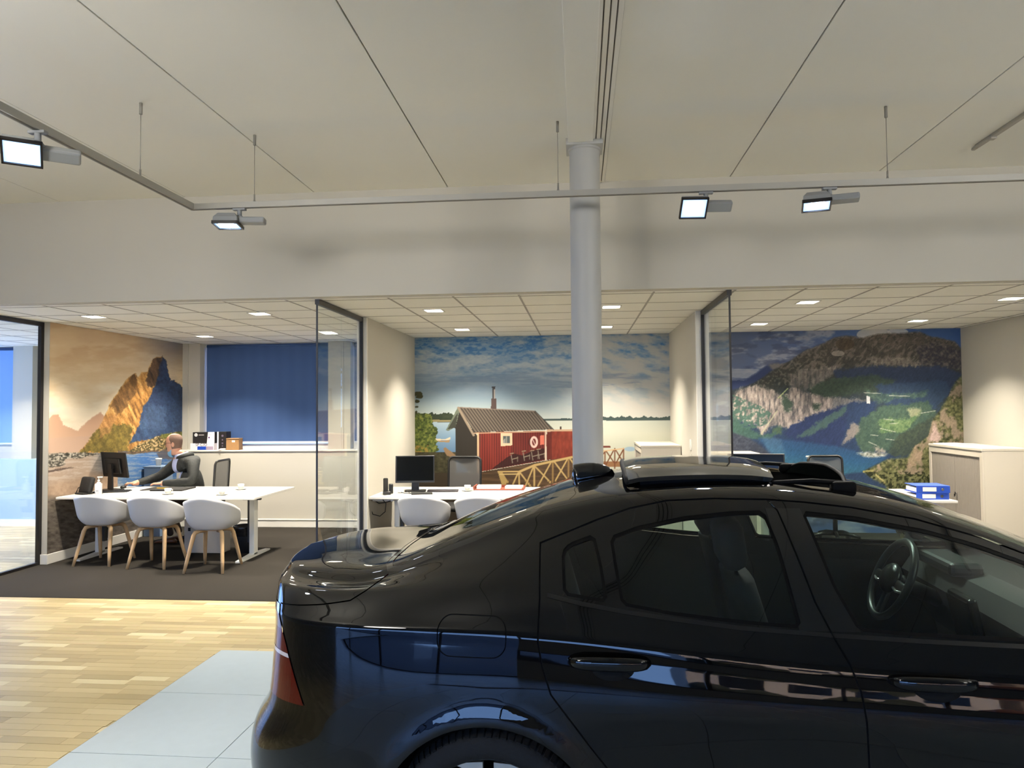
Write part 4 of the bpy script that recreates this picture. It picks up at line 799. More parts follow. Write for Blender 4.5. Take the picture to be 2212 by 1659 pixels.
    cut(sun, (0, 1), 0, 2)

    def inside(p, poly):
        x, y = p; c = False; n = len(poly); j = n - 1
        for i in range(n):
            xi, yi = poly[i][0], poly[i][1]; xj, yj = poly[j][0], poly[j][1]
            if (yi > y) != (yj > y) and x < (xj - xi) * (y - yi) / (yj - yi) + xi: c = not c
            j = i
        return c
    def dist(p, pts, closed=False):
        P = np.array(list(pts) + ([pts[0]] if closed else []), float); a, b = P[:-1], P[1:]; d = b - a
        t = np.clip(((p - a) * d).sum(1) / ((d * d).sum(1) + 1e-12), 0, 1)
        return np.sqrt((((a + d * t[:, None]) - p)**2).sum(1).min())
    groups = {}
    def put(k, f): groups.setdefault(k, []).append(f)
    sunroof_open = []
    for f in bm.faces:
        c = f.calc_center_median(); k = f[kl]; p = (c.x, c.z); q = (c.x, c.y); pv = np.array(p)
        if k >= 5 and c.y > .5 and any(math.hypot(c.x - wx, c.z - .335) < AR for wx in (0, 2.872)): continue
        done = False
        if 2 <= k <= 13 and c.y > .45 and .10 < c.x < 2.25 and .28 < c.z:
            for g in gaps:
                if dist(pv, g) < .0027: put('gap', f); done = True; break
            if done: continue
        if 2 <= k <= 6 and c.y > .5 and .18 < c.x < 2.12:
            for nm, g in (('gR', gR), ('gQ', gQ), ('gF', gF)):
                dd = dist(pv, g, True)
                if inside(p, g) and dd > .0048: put(nm, f); done = True; break
                if dd < .0049: put(nm + 's', f); done = True; break
            if done: continue
            if inside(p, pillar): put('pillarR' if inside(p, rdoor) else 'pillarF', f); continue
            if .16 < c.x < 2.13:
                zb = np.interp(c.x, [b[0] for b in bt], [b[1] for b in bt])
                if zb < c.z < zb + .012: put('beltR' if inside(p, rdoor) else 'beltF', f); continue
        if k <= 4 and c.z > .9:
            if c.x < .3 and dist(np.array(q), rwin) < .0119: put('rwin_s', f); continue
            if c.x < .3 and inside(q, rwin): put('rwin', f); continue
            if c.x > 1.3 and dist(np.array(q), wind) < .0119: put('wind_s', f); continue
            if c.x > 1.3 and inside(q, wind): put('wind', f); continue
            if k <= 2 and inside(q, sun): continue
        if 4 <= k <= 11 and -.3 < c.x < .2 and c.y > .5 and dist(pv, fgap, True) < .00175: put('fgap', f); continue
        if 4 <= k <= 11 and -.3 < c.x < .2 and c.y > .5 and inside(p, fgap): put('fuel', f); continue
        if k <= 9 and c.x < -.40 and c.z > .95 and dist(pv, lidl) < .0019 and c.y > .3: put('gap', f); continue
        if 5 <= k <= 11 and c.x < -.6 and c.y > .50 and inside(p, tail):
            put('lens_w' if .845 < c.z < .858 else ('lens_d' if c.z > .93 else 'lens'), f); continue
        if k >= 9 and c.x < -.25 and c.z < np.interp(c.x, [b[0] for b in bump], [b[1] for b in bump]): put('bumper', f); continue
        if c.y > .45 and inside(p, rdoor): put('rdoor', f); continue
        if c.y > .45 and inside(p, fdoor): put('fdoor', f); continue
        if c.x < -.42 and k <= 11 and (c.z > np.interp(c.x, [b[0] for b in lidl[::-1]], [b[1] for b in lidl[::-1]]) if c.x > -.8 else (c.z > 1.003 or c.y < .5)) and c.z > .69: put('lid', f); continue
        if c.x > 2.2 and k <= 4: put('hood', f); continue
        if c.x > 2.1 and c.x < 3.3 and k > 4: put('fender', f); continue
        if c.x >= 3.3 and k > 4: put('fbumper', f); continue
        put('body', f)

    def extract(keys, name, m, parent, sides, offs=0.):
        """sides: -1 camera side, +1 far side, 0 both in one mesh"""
        verts = []; nors = []; faces = []
        for sd in ((-1, 1) if sides == 0 else (sides,)):
            idx = {}
            for k in keys:
                for f in groups.get(k, []):
                    vs = []
                    for v in f.verts:
                        if v not in idx:
                            idx[v] = len(verts); n = Vector(v[nl]); n = n.normalized() if n.length > .1 else Vector((0, 0, 1))
                            p = v.co + n * offs
                            verts.append((p.x, p.y * sd, p.z)); nors.append((n.x, n.y * sd, n.z))
                        vs.append(idx[v])
                    a = Vector(verts[vs[1]]) - Vector(verts[vs[0]]); b = Vector(verts[vs[2]]) - Vector(verts[vs[1]])
                    nn = sum((Vector(nors[i]) for i in vs), Vector()); fnn = Vector((0, 0, 0))
                    for i in range(len(vs)):
                        p, q = Vector(verts[vs[i]]), Vector(verts[vs[(i + 1) % len(vs)]]); fnn += Vector(((p.y - q.y) * (p.z + q.z), (p.z - q.z) * (p.x + q.x), (p.x - q.x) * (p.y + q.y)))
                    faces.append(vs if fnn.dot(nn) > 0 else vs[::-1])
        me = bpy.data.meshes.new(name); me.from_pydata(verts, [], faces)
        me.polygons.foreach_set('use_smooth', [True] * len(me.polygons))
        me.normals_split_custom_set_from_vertices(nors)
        return link(name, me, m, parent)
    extract(['body'], 'body_shell', paint, car, 0)
    extract(['body', 'hood', 'fender'], 'cabin_lining', liner_m, car, 0, -.014)
    extract(['lid'], 'boot_lid', paint, car, 0); extract(['bumper'], 'rear_bumper', paint, car, 0)
    extract(['hood'], 'bonnet', paint, car, 0); extract(['fbumper'], 'front_bumper', paint, car, 0)
    w = extract(['rwin'], 'rear_window', backglass, car, 0, -.003); extract(['rwin_s'], 'window_seal', piano, w, 0, -.001)
    w = extract(['wind'], 'windscreen', sideglass, car, 0, -.003); extract(['wind_s'], 'window_seal', piano, w, 0, -.001)
    [extract(['gap'], 'panel_gap', gap_m, car, q, -.006) for q in (-1, 1)]
    ff = extract(['fuel'], 'fuel_flap', paint, car, -1, .0); extract(['fgap'], 'flap_gap', gap_m, ff, -1, -.004)
    extract(['fuel', 'fgap'], 'quarter_panel', paint, car, 1)
    def handle(x0, x1, z, sd, parent):
        """pull handle standing proud of the door over a scooped recess"""
        xm = (x0 + x1) / 2; L = x1 - x0
        ys = lambda x, zz: float(np.interp(zz, *zip(*sorted(zip(*[a[0][4:13] for a in controls(np.array([x]))][::-1])))))
        mb = MB(); rings = []
        for u in np.linspace(-1, 1, 21):
            x = xm + u * L / 2; e = math.sqrt(max(0, 1 - abs(u)**3.2)); h = .0225 * (.30 + .70 * e); y = ys(x, z)
            o = .004 + .034 * e; t = .013 * (.35 + .65 * e)
            rings.append([(x, sd * (y + o + t * math.cos(a) * (1 if math.cos(a) > 0 else .6)), z + h * math.sin(a) + .004 * e) for a in np.linspace(0, 2 * PI, 14)[:-1]])
        mb.loft(rings)
        mb.build('door_handle', paint, parent, smooth=True)
        mb = MB(); poly = []
        for a in np.linspace(0, 2 * PI, 24)[:-1]:
            poly.append((xm + .012 + .066 * math.cos(a), z - .022 + .034 * math.sin(a)))
        R0 = [(x, sd * (ys(x, zz) + .0025), zz) for x, zz in poly]; R1 = [(xm + .012 + (x - xm - .012) * .55, sd * (ys(x, zz) + .0015), z - .014 + (zz - z + .016) * .5) for x, zz in poly]
        mb.loft([R0, R1]); mb.build('handle_recess', gap_m, parent, smooth=True)
    for sd in (-1, 1):
        rd = extract(['rdoor'], 'rear_door', paint, car, sd)
        for g in ('gR', 'gQ'):
            extract([g], 'side_window', sideglass, rd, sd, -.004); extract([g + 's'], 'window_seal', seal_m, rd, sd, -.0015)
        extract(['pillarR'], 'pillar_trim', piano, rd, sd, .001); extract(['beltR'], 'belt_trim', trim_m, rd, sd, .002)
        extract(['rdoor', 'pillarR', 'beltR'], 'door_card', liner_m, rd, sd, -.03)
        handle(.253, .512, .908, sd, rd)
        fd = extract(['fdoor'], 'front_door', paint, car, sd)
        extract(['gF'], 'side_window', sideglass, fd, sd, -.004); extract(['gFs'], 'window_seal', seal_m, fd, sd, -.0015)
        extract(['pillarF'], 'pillar_trim', piano, fd, sd, .001); extract(['beltF'], 'belt_trim', trim_m, fd, sd, .002)
        extract(['fdoor', 'pillarF', 'beltF'], 'door_card', liner_m, fd, sd, -.03)
        handle(1.205, 1.452, .884, sd, fd)
        mb = MB(); mb.sphere((1.98, sd * 1.0, 1.03), (.07, .115, .075), 18); mb.cyl((2.0, sd * .84, .985), (1.99, sd * .95, 1.0), .02, n=10)
        mb.build('wing_mirror', paint, fd, smooth=True)
        extract(['fender'], 'front_wing', paint, car, sd)
        tl = extract(['lens'], 'tail_lamp', lampred, car, sd, .003); extract(['lens_d'], 'upper_lens', lampdark, tl, sd, .003); extract(['lens_w'], 'reversing_lens', white_lens, tl, sd, .004)
        for wx in (0, 2.872):
            mb = MB(); n = 40; prof = [(AR + .004, .905), (AR + .01, .80), (AR + .01, .60), (.02, .60)]
            rings = [[(wx + r * math.cos(a), sd * y, .335 + r * math.sin(a)) for a in np.linspace(-.3, PI + .3, n)] for r, y in prof]
            mb.loft(rings, closed=False); mb.build('wheel_arch_liner', gap_m, car, smooth=True)
            w = bpy.data.objects.new('wheel', None); COL.objects.link(w); w.parent = car; w.location = (wx, sd * .79, .335); w.rotation_euler = (PI / 2 * (1 if sd < 0 else -1), 0, 0)
            mb = MB()      # tyre, axis local z, outer face at +z
            tp = [(.243, .100), (.250, .112), (.268, .117), (.300, .116), (.318, .106), (.329, .092), (.3345, .075), (.335, 0), (.3345, -.075), (.329, -.092), (.318, -.106), (.30, -.116), (.268, -.117), (.243, -.10)]
            mb.lathe(tp, n=72)
            ty = mb.build('tyre', rubber, w, smooth=True)
            mb = MB()      # shoulder blocks of the tread
            for i in range(84):
                a = 2 * PI * i / 84; M = rz(a)
                mb.box(M @ Vector((.3215, 0, .094)), (.018, .0145, .030), rot=M @ ry(-.5))
            mb.build('tread_block', rubber, ty)
            mb = MB(); mb.lathe([(.238, -.09), (.238, .07), (.246, .098), (.251, .104), (.247, .108), (.240, .100), (.232, .085), (.226, -.08)], n=64)
            mb.build('rim', dgrey, w, smooth=True)
            mb = MB()
            for s5 in range(5):
                a0 = PI / 2 + 2 * PI * s5 / 5 + .02
                for h in (-1, 1):
                    pts = []
                    mb.prism([(.060, h * .012), (.150, h * .018), (.236, h * .018), (.232, h * .085), (.222, h * .105), (.205, h * .060), (.16, h * .046), (.060, h * .045)][::h], .022, Matrix.Rotation(a0, 4, 'Z') @ Matrix.Translation((0, 0, .082)))
            mb.build('spoke', silver, w)
            mb = MB(); mb.lathe([(0, .10), (.03, .10), (.036, .095), (.072, .09), (.08, .06), (.08, .0), (0, 0)], n=32); mb.lathe([(0, .03), (.17, .03), (.17, .015), (0, .015)], n=40)
            mb.build('wheel_hub', dgrey, w, smooth=False, angle=30)
    # roof fittings ------------------------------------------------------
    roofz = lambda x, y: float(zc(x)) - .27 * float(d2f(x)) * (min(abs(y) / (.55 * float(y2f(x))), 1)) - (.73 * float(d2f(x)) * max(0, (abs(y) - .55 * float(y2f(x))) / (.45 * float(y2f(x)))))
    mb = MB(); x0, x1, hw, th = .455, .985, .445, .016
    xs = np.linspace(x0, x1, 14); ysn = np.linspace(-1, 1, 17); top = []; bot = []
    for x in xs:
        e = min(1, (x1 - x) / .05); wv = hw - .03 * (1 - math.sqrt(max(0, 1 - (1 - e)**2)))
        lift = .052 - .010 * (x - x0) / (x1 - x0)
        top.append([(x + .02 * (1 - v * v) * (1 if x > .8 else -1) * abs(x - .72) * 3, v * wv, roofz(x, v * wv) + lift - .008 * abs(v)**6 - .006 * max(0, 1 - (x - x0) / .03) - .010 * max(0, 1 - (x1 - x) / .05)) for v in ysn])
    R = [t + [(a, b, c - th) for a, b, c in t[::-1]] for t in top]
    mb.loft(R); mb.build('sunroof_panel', mat('sunroof_glass', (.03, .032, .032), .06, coat=1., coat_ior=1.6), car, smooth=True, angle=40)
    mb = MB()     # raised lip along the trailing edge and side rails under the panel
    mb.tube([(x0 - .004 - .02 * (1 - (v / hw)**2) * .8, v, roofz(x0, v) + .041 - .012 * abs(v / hw)**4) for v in np.linspace(-hw, hw, 17)], .010, n=8)
    for sd in (-1, 1):
        mb.tube([(x, sd * .40, roofz(x, .40) + .012) for x in np.linspace(.50, .97, 6)], .013, n=6)
    mb.build('panel_seal', gap_m, car, smooth=True)
    mb = MB()
    ring_o = [(x, y * sg) for sg in (1,) for x, y in sun]; loop = sun + [(x, -y) for x, y in sun[::-1][1:-1]]
    mb.loft([[(x, y, roofz(x, y) - .002) for x, y in loop], [(x, y, roofz(x, y) - .05) for x, y in loop]], cap=False)
    mb.build('sunroof_well', gap_m, car)
    mb = MB()
    arc = [(1.235 + .045 * (1 - (v)**2), v * .425, roofz(1.26, v * .42) + .026 + .014 * (1 - v**4)) for v in np.linspace(-1, 1, 25)]
    mb.tube(arc, .008, n=8)
    for sd in (-1, 1):
        mb.tube([(1.225, sd * .425, roofz(1.23, .42) + .032), (1.12, sd * .425, roofz(1.12, .42) + .026), (.98, sd * .42, roofz(.98, .42) + .006)], .009, n=6)
        mb.box((1.225, sd * .425, roofz(1.23, .42) + .016), (.085, .05, .045), bev=.012)
    df = mb.build('wind_deflector', mat('deflector_frame', (.015, .015, .015), .7, spec=.15), car, smooth=True)
    mb = MB(); mb.loft([[(a - .004, b, c) for a, b, c in arc], [(a - .045, b * .99, roofz(1.22, b) - .01) for a, b, c in arc]], closed=False)
    mb.build('deflector_mesh', mat('deflector_net', (.015, .02, .02), 1., spec=0.), df)
    mb = MB()      # aerial pod: rounded at the front, blunt behind
    xa0, xa1, ya = .225, .405, -.03
    rings = []
    for u in np.linspace(0, 1, 18):
        x = xa0 + (xa1 - xa0) * u; h = .074 * (1 - u**2.6)**.6 * min(1, (u * 16 + .03))**.4 + .001; wv = .040 * (1 - u**3)**.55 * min(1, u * 14 + .05)**.5 + .001; zb = roofz(x, 0) - .006
        rings.append([(x - .012 * (math.sin(a) if math.sin(a) > 0 else 0) * (1 - u), ya + wv * math.cos(a), zb + (h if math.sin(a) > 0 else .002) * math.sin(a)) for a in np.linspace(0, 2 * PI, 18)[:-1]])
    mb.loft(rings); mb.build('roof_aerial', piano, car, smooth=True)
    # cabin --------------------------------------------------------------
    mb = MB(); mb.bb((-.75, -.80, .18), (2.6, .80, .24)); mb.bb((-.55, -.72, .24), (-.45, .72, 1.0)); mb.bb((2.35, -.75, .24), (2.45, .75, .90))
    mb.build('floor_pan', liner_m, car)
    mb = MB(); mb.prism([(-.45, .985), (.12, .985), (.14, .97), (-.45, .97)], 1.42, Matrix(((1, 0, 0, 0), (0, 0, 1, -.71), (0, 1, 0, 0), (0, 0, 0, 1)))); mb.build('parcel_shelf', liner_m, car)
    def seat(x, y, w, rear=False):
        s_ = bpy.data.objects.new('rear_bench' if rear else 'front_seat', None); COL.objects.link(s_); s_.parent = car; s_.location = (x, y, 0)
        mb = MB(); mb.box((.12, 0, .48), (.54, w, .17), rot=ry(-.12), bev=.05); mb.build('seat_cushion', cloth, s_, smooth=True)
        mb = MB(); rings = []
        for u in np.linspace(0, 1, 10):
            zz = .46 + .62 * u; xx = -.13 - .16 * u; ww = w / 2 * (1 - .22 * u**3) if not rear else w / 2; d = .07 - .02 * u
            rings.append([(xx + d * math.cos(a), ww * math.copysign(abs(math.sin(a))**.5, math.sin(a)), zz) for a in np.linspace(0, 2 * PI, 20)[:-1]])
        mb.loft(rings); mb.build('backrest', cloth, s_, smooth=True)
        for yy in ([0] if not rear else [-.38, .38]):
            mb = MB(); mb.box((-.315, yy, 1.195 if not rear else 1.12), (.10, .25, .19 if not rear else .13), rot=ry(-.15), bev=.04)
            mb.cyl((-.29, yy - .06, 1.05), (-.305, yy - .06, 1.13), .007); mb.cyl((-.29, yy + .06, 1.05), (-.305, yy + .06, 1.13), .007)
            mb.build('headrest', cloth, s_, smooth=True)
    seat(1.14, -.37, .50); seat(1.14, .37, .50); seat(.38, 0, 1.25, True)
    mb = MB(); mb.prism([(1.86, .80), (1.83, .88), (1.88, .955), (1.98, .975), (2.36, .985), (2.40, .86), (2.40, .3), (2.05, .3), (1.98, .62)], 1.46, Matrix(((1, 0, 0, 0), (0, 0, 1, -.73), (0, 1, 0, 0), (0, 0, 0, 1))))
    mb.box((1.90, .36, .985), (.14, .36, .06), bev=.02); mb.build('dashboard', mat('dash_trim', (.09, .095, .095), .5), car, smooth=False)
    mb = MB(); mb.box((1.82, .0, .80), (.035, .20, .27), rot=ry(-.2), bev=.012); mb.box((1.55, 0, .50), (.7, .20, .22), bev=.03); mb.build('centre_console', mat('console_black', (.05, .05, .05), .2), car)
    mb = MB(); mb.box((1.798, 0, .80), (.006, .175, .235), rot=ry(-.2)); mb.build('touch_screen', mat('dark_screen', (.03, .04, .045), .08), car)
    sw = bpy.data.objects.new('steering_wheel', None); COL.objects.link(sw); sw.parent = car; sw.location = (1.655, .36, .905); sw.rotation_euler = (0, math.radians(-66), 0)
    mb = MB(); mb.tube([(.182 * math.cos(a), .182 * math.sin(a), 0) for a in np.linspace(0, 2 * PI, 49)], .0165, n=10, cap=False)
    mb.build('wheel_rim', mat('steering_leather', (.09, .10, .10), .35), sw, smooth=True)
    mb = MB(); mb.sphere((0, 0, .008), (.072, .080, .035), 20); mb.box((-.012, .115, .0), (.045, .13, .022), bev=.008); mb.box((-.012, -.115, 0), (.045, .13, .022), bev=.008); mb.box((-.12, 0, -.004), (.12, .05, .018), bev=.006)
    mb.build('wheel_boss', mat('boss_black', (.06, .06, .06), .3), sw, smooth=True)
    mb = MB()
    for sd in (-1, 1): mb.tube([(-.03, sd * .075, .012), (-.038, sd * .12, .014), (-.03, sd * .16, .008)], .006, n=6)
    mb.build('spoke_trim', silver, sw, smooth=True)
    mb = MB(); mb.cyl((0, 0, -.02), (0, 0, -.22), .035); mb.build('steering_column', liner_m, sw)
    mb = MB(); mb.box((1.58, .0, 1.245), (.03, .24, .065), bev=.012); mb.cyl((1.59, 0, 1.25), (1.62, 0, 1.29), .01); mb.build('rear_view_mirror', liner_m, car)
    return car
# ------------------------------------------------------------------ furniture and desk things
plastic_w = mat('white_chair_shell', (.75, .755, .765), .42); oak = mat('pale_oak', (.74, .615, .455), .5, noise=(22, .12))
desk_w = mat('white_desk_top', (.86, .85, .82), .38); steel_w = mat('white_steel', (.84, .84, .82), .4); dark_steel = mat('dark_steel', (.10, .095, .09), .45)
black_p = mat('black_plastic', (.045, .045, .045), .4); black_m = mat('matt_black', (.05, .05, .05), .75); screen_b = mat('black_screen', (.03, .032, .03), .12)
china = mat('white_china', (.92, .91, .87), .2, coat=.3); paper = mat('white_paper', (.93, .92, .90), .8); chrome = mat('chrome', (.8, .8, .8), .15, metal=1.)
# shell chair ---------------------------------------------------------
def make_chair():
    t = thing('shell_chair', '', 'chair', (0, 0, 0))
    nph, nt = 56, 16; me = bpy.data.meshes.new('shell'); vs = []; fs = []
    for i in range(nph):
        ph = 2 * PI * i / nph; c = math.cos(ph); s = math.sin(ph)             # c=-1 at the back (local -y), front at +y
        back = (1 - c) / 2
        if back > .5: hr = .655 + .135 * ((back - .5) / .5)**1.1
        else: hr = .445 + .21 * (1 / (1 + math.exp(-(back - .27) / .055)))
        Rx = .285 - .03 * (1 - back)**2; Ry = .262 if c < 0 else .235
        rb = .178
        for j in range(nt + 1):
            u = j / nt; a = u * PI / 2
            fl_ = math.sin(a)**.85; up = 1 - math.cos(a)**.75 if u > 0 else 0
            up = (1 - math.cos(a)) * .55 + .45 * u**2.6
            k = rb / .26 * math.sin(min(1, u / .35) * PI / 2) * .0
            r = math.sin(min(1, u * 1.5) * PI / 2)**.8 * .80 + .20 * u**1.5
            sq = (abs(c)**2.6 + abs(s)**2.6)**(-1 / 2.6)
            x = Rx * r * s * sq; y = Ry * r * c * sq - .03 * u * back
            h = max(0, (u - .30) / .70)**1.25
            vs.append((x, y, .435 + (hr - .435) * h + .004 * (1 - u)))
    for i in range(nph):
        for j in range(nt):
            a, b = i * (nt + 1) + j, ((i + 1) % nph) * (nt + 1) + j; fs.append((a, b, b + 1, a + 1))
    me.from_pydata(vs, [], fs); me.update()
    bmx = bmesh.new(); bmx.from_mesh(me); bmesh.ops.remove_doubles(bmx, verts=bmx.verts, dist=1e-4); bmesh.ops.recalc_face_normals(bmx, faces=bmx.faces)
    bmesh.ops.solidify(bmx, geom=bmx.faces[:], thickness=.007); bmx.to_mesh(me); bmx.free(); me.polygons.foreach_set('use_smooth', [True] * len(me.polygons))
    link('seat_shell', me, plastic_w, t)
    for sx in (-1, 1):
        for sy in (-1, 1):
            mb = MB(); pts = [(sx * .06, sy * .03, .415), (sx * .115, sy * .085, .418), (sx * .145, sy * .12, .405), (sx * .155, sy * .138, .37), (sx * .19, sy * .205, .12), (sx * .207, sy * .238, .0)]
            mb.tube(pts, [.019, .021, .023, .023, .019, .015], n=8); mb.build('leg', oak, t, smooth=True)
    mb = MB(); mb.box((0, 0, .422), (.17, .12, .02), bev=.006); mb.build('seat_mount', oak, t)
    return t
PC = None
def place_chair(x, y, r, lb):
    global PC
    if PC is None: PC = make_chair(); c = PC
    else: c = copy_tree(PC)
    c.location = (x, y, .006); c.rotation_euler = (0, 0, r); c['label'] = lb; c['group'] = 'white shell chairs in front of the desks'
place_chair(-5.36, 7.76, .02, 'white shell chair at the left desk, the one nearest the orange peak mural')
place_chair(-4.67, 7.66, .03, 'white shell chair on oak legs, middle one of the three at the left desk')
place_chair(-3.94, 7.50, .05, 'white shell chair on oak legs at the left desk, by its right leg')
place_chair(-1.68, 7.76, -.06, 'white shell chair at the middle desk, in front of the black monitor')
place_chair(-1.07, 7.76, .0, 'white shell chair at the middle desk, half hidden behind the car rear window')
# desks ---------------------------------------------------------------
def desk(x0, x1, y0, y1, label, z=.74):
    t = thing('desk', label, 'desk', (x0, y0, .006), 0, 'white office desks'); w, d = x1 - x0, y1 - y0; z -= .006
    mb = MB(); mb.bb((0, 0, z - .025), (w, d, z), bev=.003); mb.build('desk_top', desk_w, t)
    mb = MB(); mb.bb((.15, d * .42, z - .085), (w - .15, d * .42 + .04, z - .03)); mb.build('cross_beam', dark_steel, t)
    mb = MB(); mb.bb((.12, .10, z - .04), (.18, d - .1, z - .025)); mb.bb((w - .18, .10, z - .04), (w - .12, d - .1, z - .025)); mb.build('support_bracket', dark_steel, t)
    for xx, sg in ((.22, -1), (w - .22, 1)):
        mb = MB(); mb.bb((xx - .03, d * .36, .02), (xx + .03, d * .36 + .10, z - .05), bev=.004); mb.build('leg', steel_w, t)
        mb = MB(); mb.bb((xx - sg * .03, d * .36 + .03, .16), (xx - sg * .065, d * .36 + .09, z - .05)); mb.build('cable_cover', dark_steel, t)
        mb = MB(); mb.prism([(0, 0), (.78, 0), (.78, .018), (.43, .04), (.35, .04), (0, .018)], .06, Matrix(((0, 0, 1, xx - .03), (1, 0, 0, d * .36 - .34), (0, 1, 0, 0), (0, 0, 0, 1)))); mb.build('foot', steel_w, t)
    return t
desk(-5.93, -3.59, 7.72, 8.86, 'long white desk with T-shaped legs in the left office, where the man sits')
desk(-2.325, -.30, 7.82, 8.86, 'white desk in the middle office, with two dark screens at its left half')
desk(1.75, 3.76, 7.66, 8.60, 'white desk end showing in the right office, under the blue binders')
# monitors -------------------------------------------------------------
def monitor(loc, r, tilt, label, w=.50, h=.32, zc=.27, group=None):
    t = thing('monitor', label, 'monitor', loc, r, group); R = rx(tilt)      # screen faces local -y
    o = Vector((0, 0, zc))
    mb = MB(); mb.box(o, (w, .022, h), rot=R, bev=.004); mb.box(o + R @ Vector((0, .022, -.01)), (w * .6, .03, h * .6), rot=R, bev=.012); mb.build('monitor_body', black_p, t)
    mb = MB(); mb.box(o + R @ Vector((0, -.0115, .006)), (w - .03, .002, h - .035), rot=R); mb.build('screen', screen_b, t)
    mb = MB(); mb.prism([(-.045, 0), (.045, 0), (.035, zc - .02), (-.035, zc - .02)], .022, Matrix(((1, 0, 0, 0), (0, 0, -1, .06), (0, 1, 0, .01), (0, 0, 0, 1)))); mb.box((0, .045, zc - .02), (.07, .04, .06)); mb.build('stand', black_p, t)
    mb = MB(); mb.prism(rrect(.25, .19, .03), .012, Matrix.Translation((0, .03, 0))); mb.build('base', black_p, t)
    return t
ZD = .7405
monitor((-5.72, 8.45, ZD), rad(156), rad(-9), 'black monitor seen from behind, in front of the man on the left desk', .50, .31, .31)
monitor((-1.93, 8.36, ZD), rad(10), rad(-7), 'black monitor turned to the viewer, standing on the middle desk', .455, .315, .26)
monitor((1.93, 8.22, ZD), rad(-8), rad(-4), 'black monitor behind the open sunroof in the right office', .60, .34, .27)
# office chairs ---------------------------------------------------------
net = mat('grey_mesh_net', (.26, .26, .25), .9)
def net_mat():
    m = bpy.data.materials.new('see_through_net'); m.use_nodes = True; nt = m.node_tree; b = nt.nodes['Principled BSDF']; b.inputs['Base Color'].default_value = (.075, .075, .075, 1); b.inputs['Roughness'].default_value = .8; b.inputs['Alpha'].default_value = .80; return m
netm = net_mat()
def make_office_chair():
    t = thing('office_chair', '', 'office chair', (0, 0, 0))         # faces local -x, back at +x
    mb = MB(); mb.box((-.02, 0, .42), (.48, .48, .07), bev=.03); mb.build('seat', black_m, t, smooth=True)
    P = rrect(.44, .50, .06, 5); f = lambda y, z: (.25 + .06 * (z + .25) - .10 * (y / .22)**2 * .3, y, .80 + z)
    mb = MB(); mb.tube([f(*p) for p in P] + [f(*P[0])], .015, n=8, cap=False); mb.bb((.235, -.20, .60), (.262, .20, .645)); mb.build('back_frame', black_p, t, smooth=True)
    mb = MB(); rows = [[f(y * .21, z) for y in np.linspace(-1, 1, 9)] for z in np.linspace(-.24, .24, 7)]; mb.loft(rows, closed=False); mb.build('mesh_back', netm, t, smooth=True)
    mb = MB(); mb.tube([(.27, 0, .62), (.25, 0, .43), (.10, 0, .375), (0, 0, .375)], .028, n=8); mb.build('back_bracket', black_p, t, smooth=True)
    mb = MB(); mb.cyl((0, 0, .08), (0, 0, .385), .028); mb.build('gas_column', dark_steel, t)
    for k in range(5):
        a = 2 * PI * k / 5 + .3; mb = MB(); mb.tube([(0, 0, .11), (.16 * math.cos(a), .16 * math.sin(a), .105), (.29 * math.cos(a), .29 * math.sin(a), .075)], [.03, .024, .018], n=8); l = mb.build('base_spoke', black_p, t, smooth=True)
        mb = MB(); c = Vector((.29 * math.cos(a), .29 * math.sin(a), .028)); d = Vector((-math.sin(a), math.cos(a), 0)); mb.cyl(c - d * .02, c + d * .02, .027, n=14); mb.build('caster', black_m, l)
    for sg in (-1, 1):
        mb = MB(); mb.tube([(.02, sg * .22, .40), (.02, sg * .27, .46), (.0, sg * .27, .64)], .016, n=8); mb.box((-.03, sg * .27, .655), (.22, .07, .025), bev=.01); mb.build('armrest', black_p, t, smooth=True)
    return t
oc = make_office_chair(); oc.location = (-4.93, 9.12, .006); oc.rotation_euler = (0, 0, .06); oc['label'] = 'black office chair with a mesh back, under the seated man'; oc['group'] = 'mesh back office chairs'
for x, y, r, lb in ((-1.56, 9.38, PI / 2 - .06, 'empty mesh back office chair behind the middle desk, right of the monitor'), (3.16, 9.42, PI / 2 + .1, 'mesh back office chair behind the desk in the right office')):
    c = copy_tree(oc); c.location = (x, y, .006); c.rotation_euler = (0, 0, r); c['label'] = lb
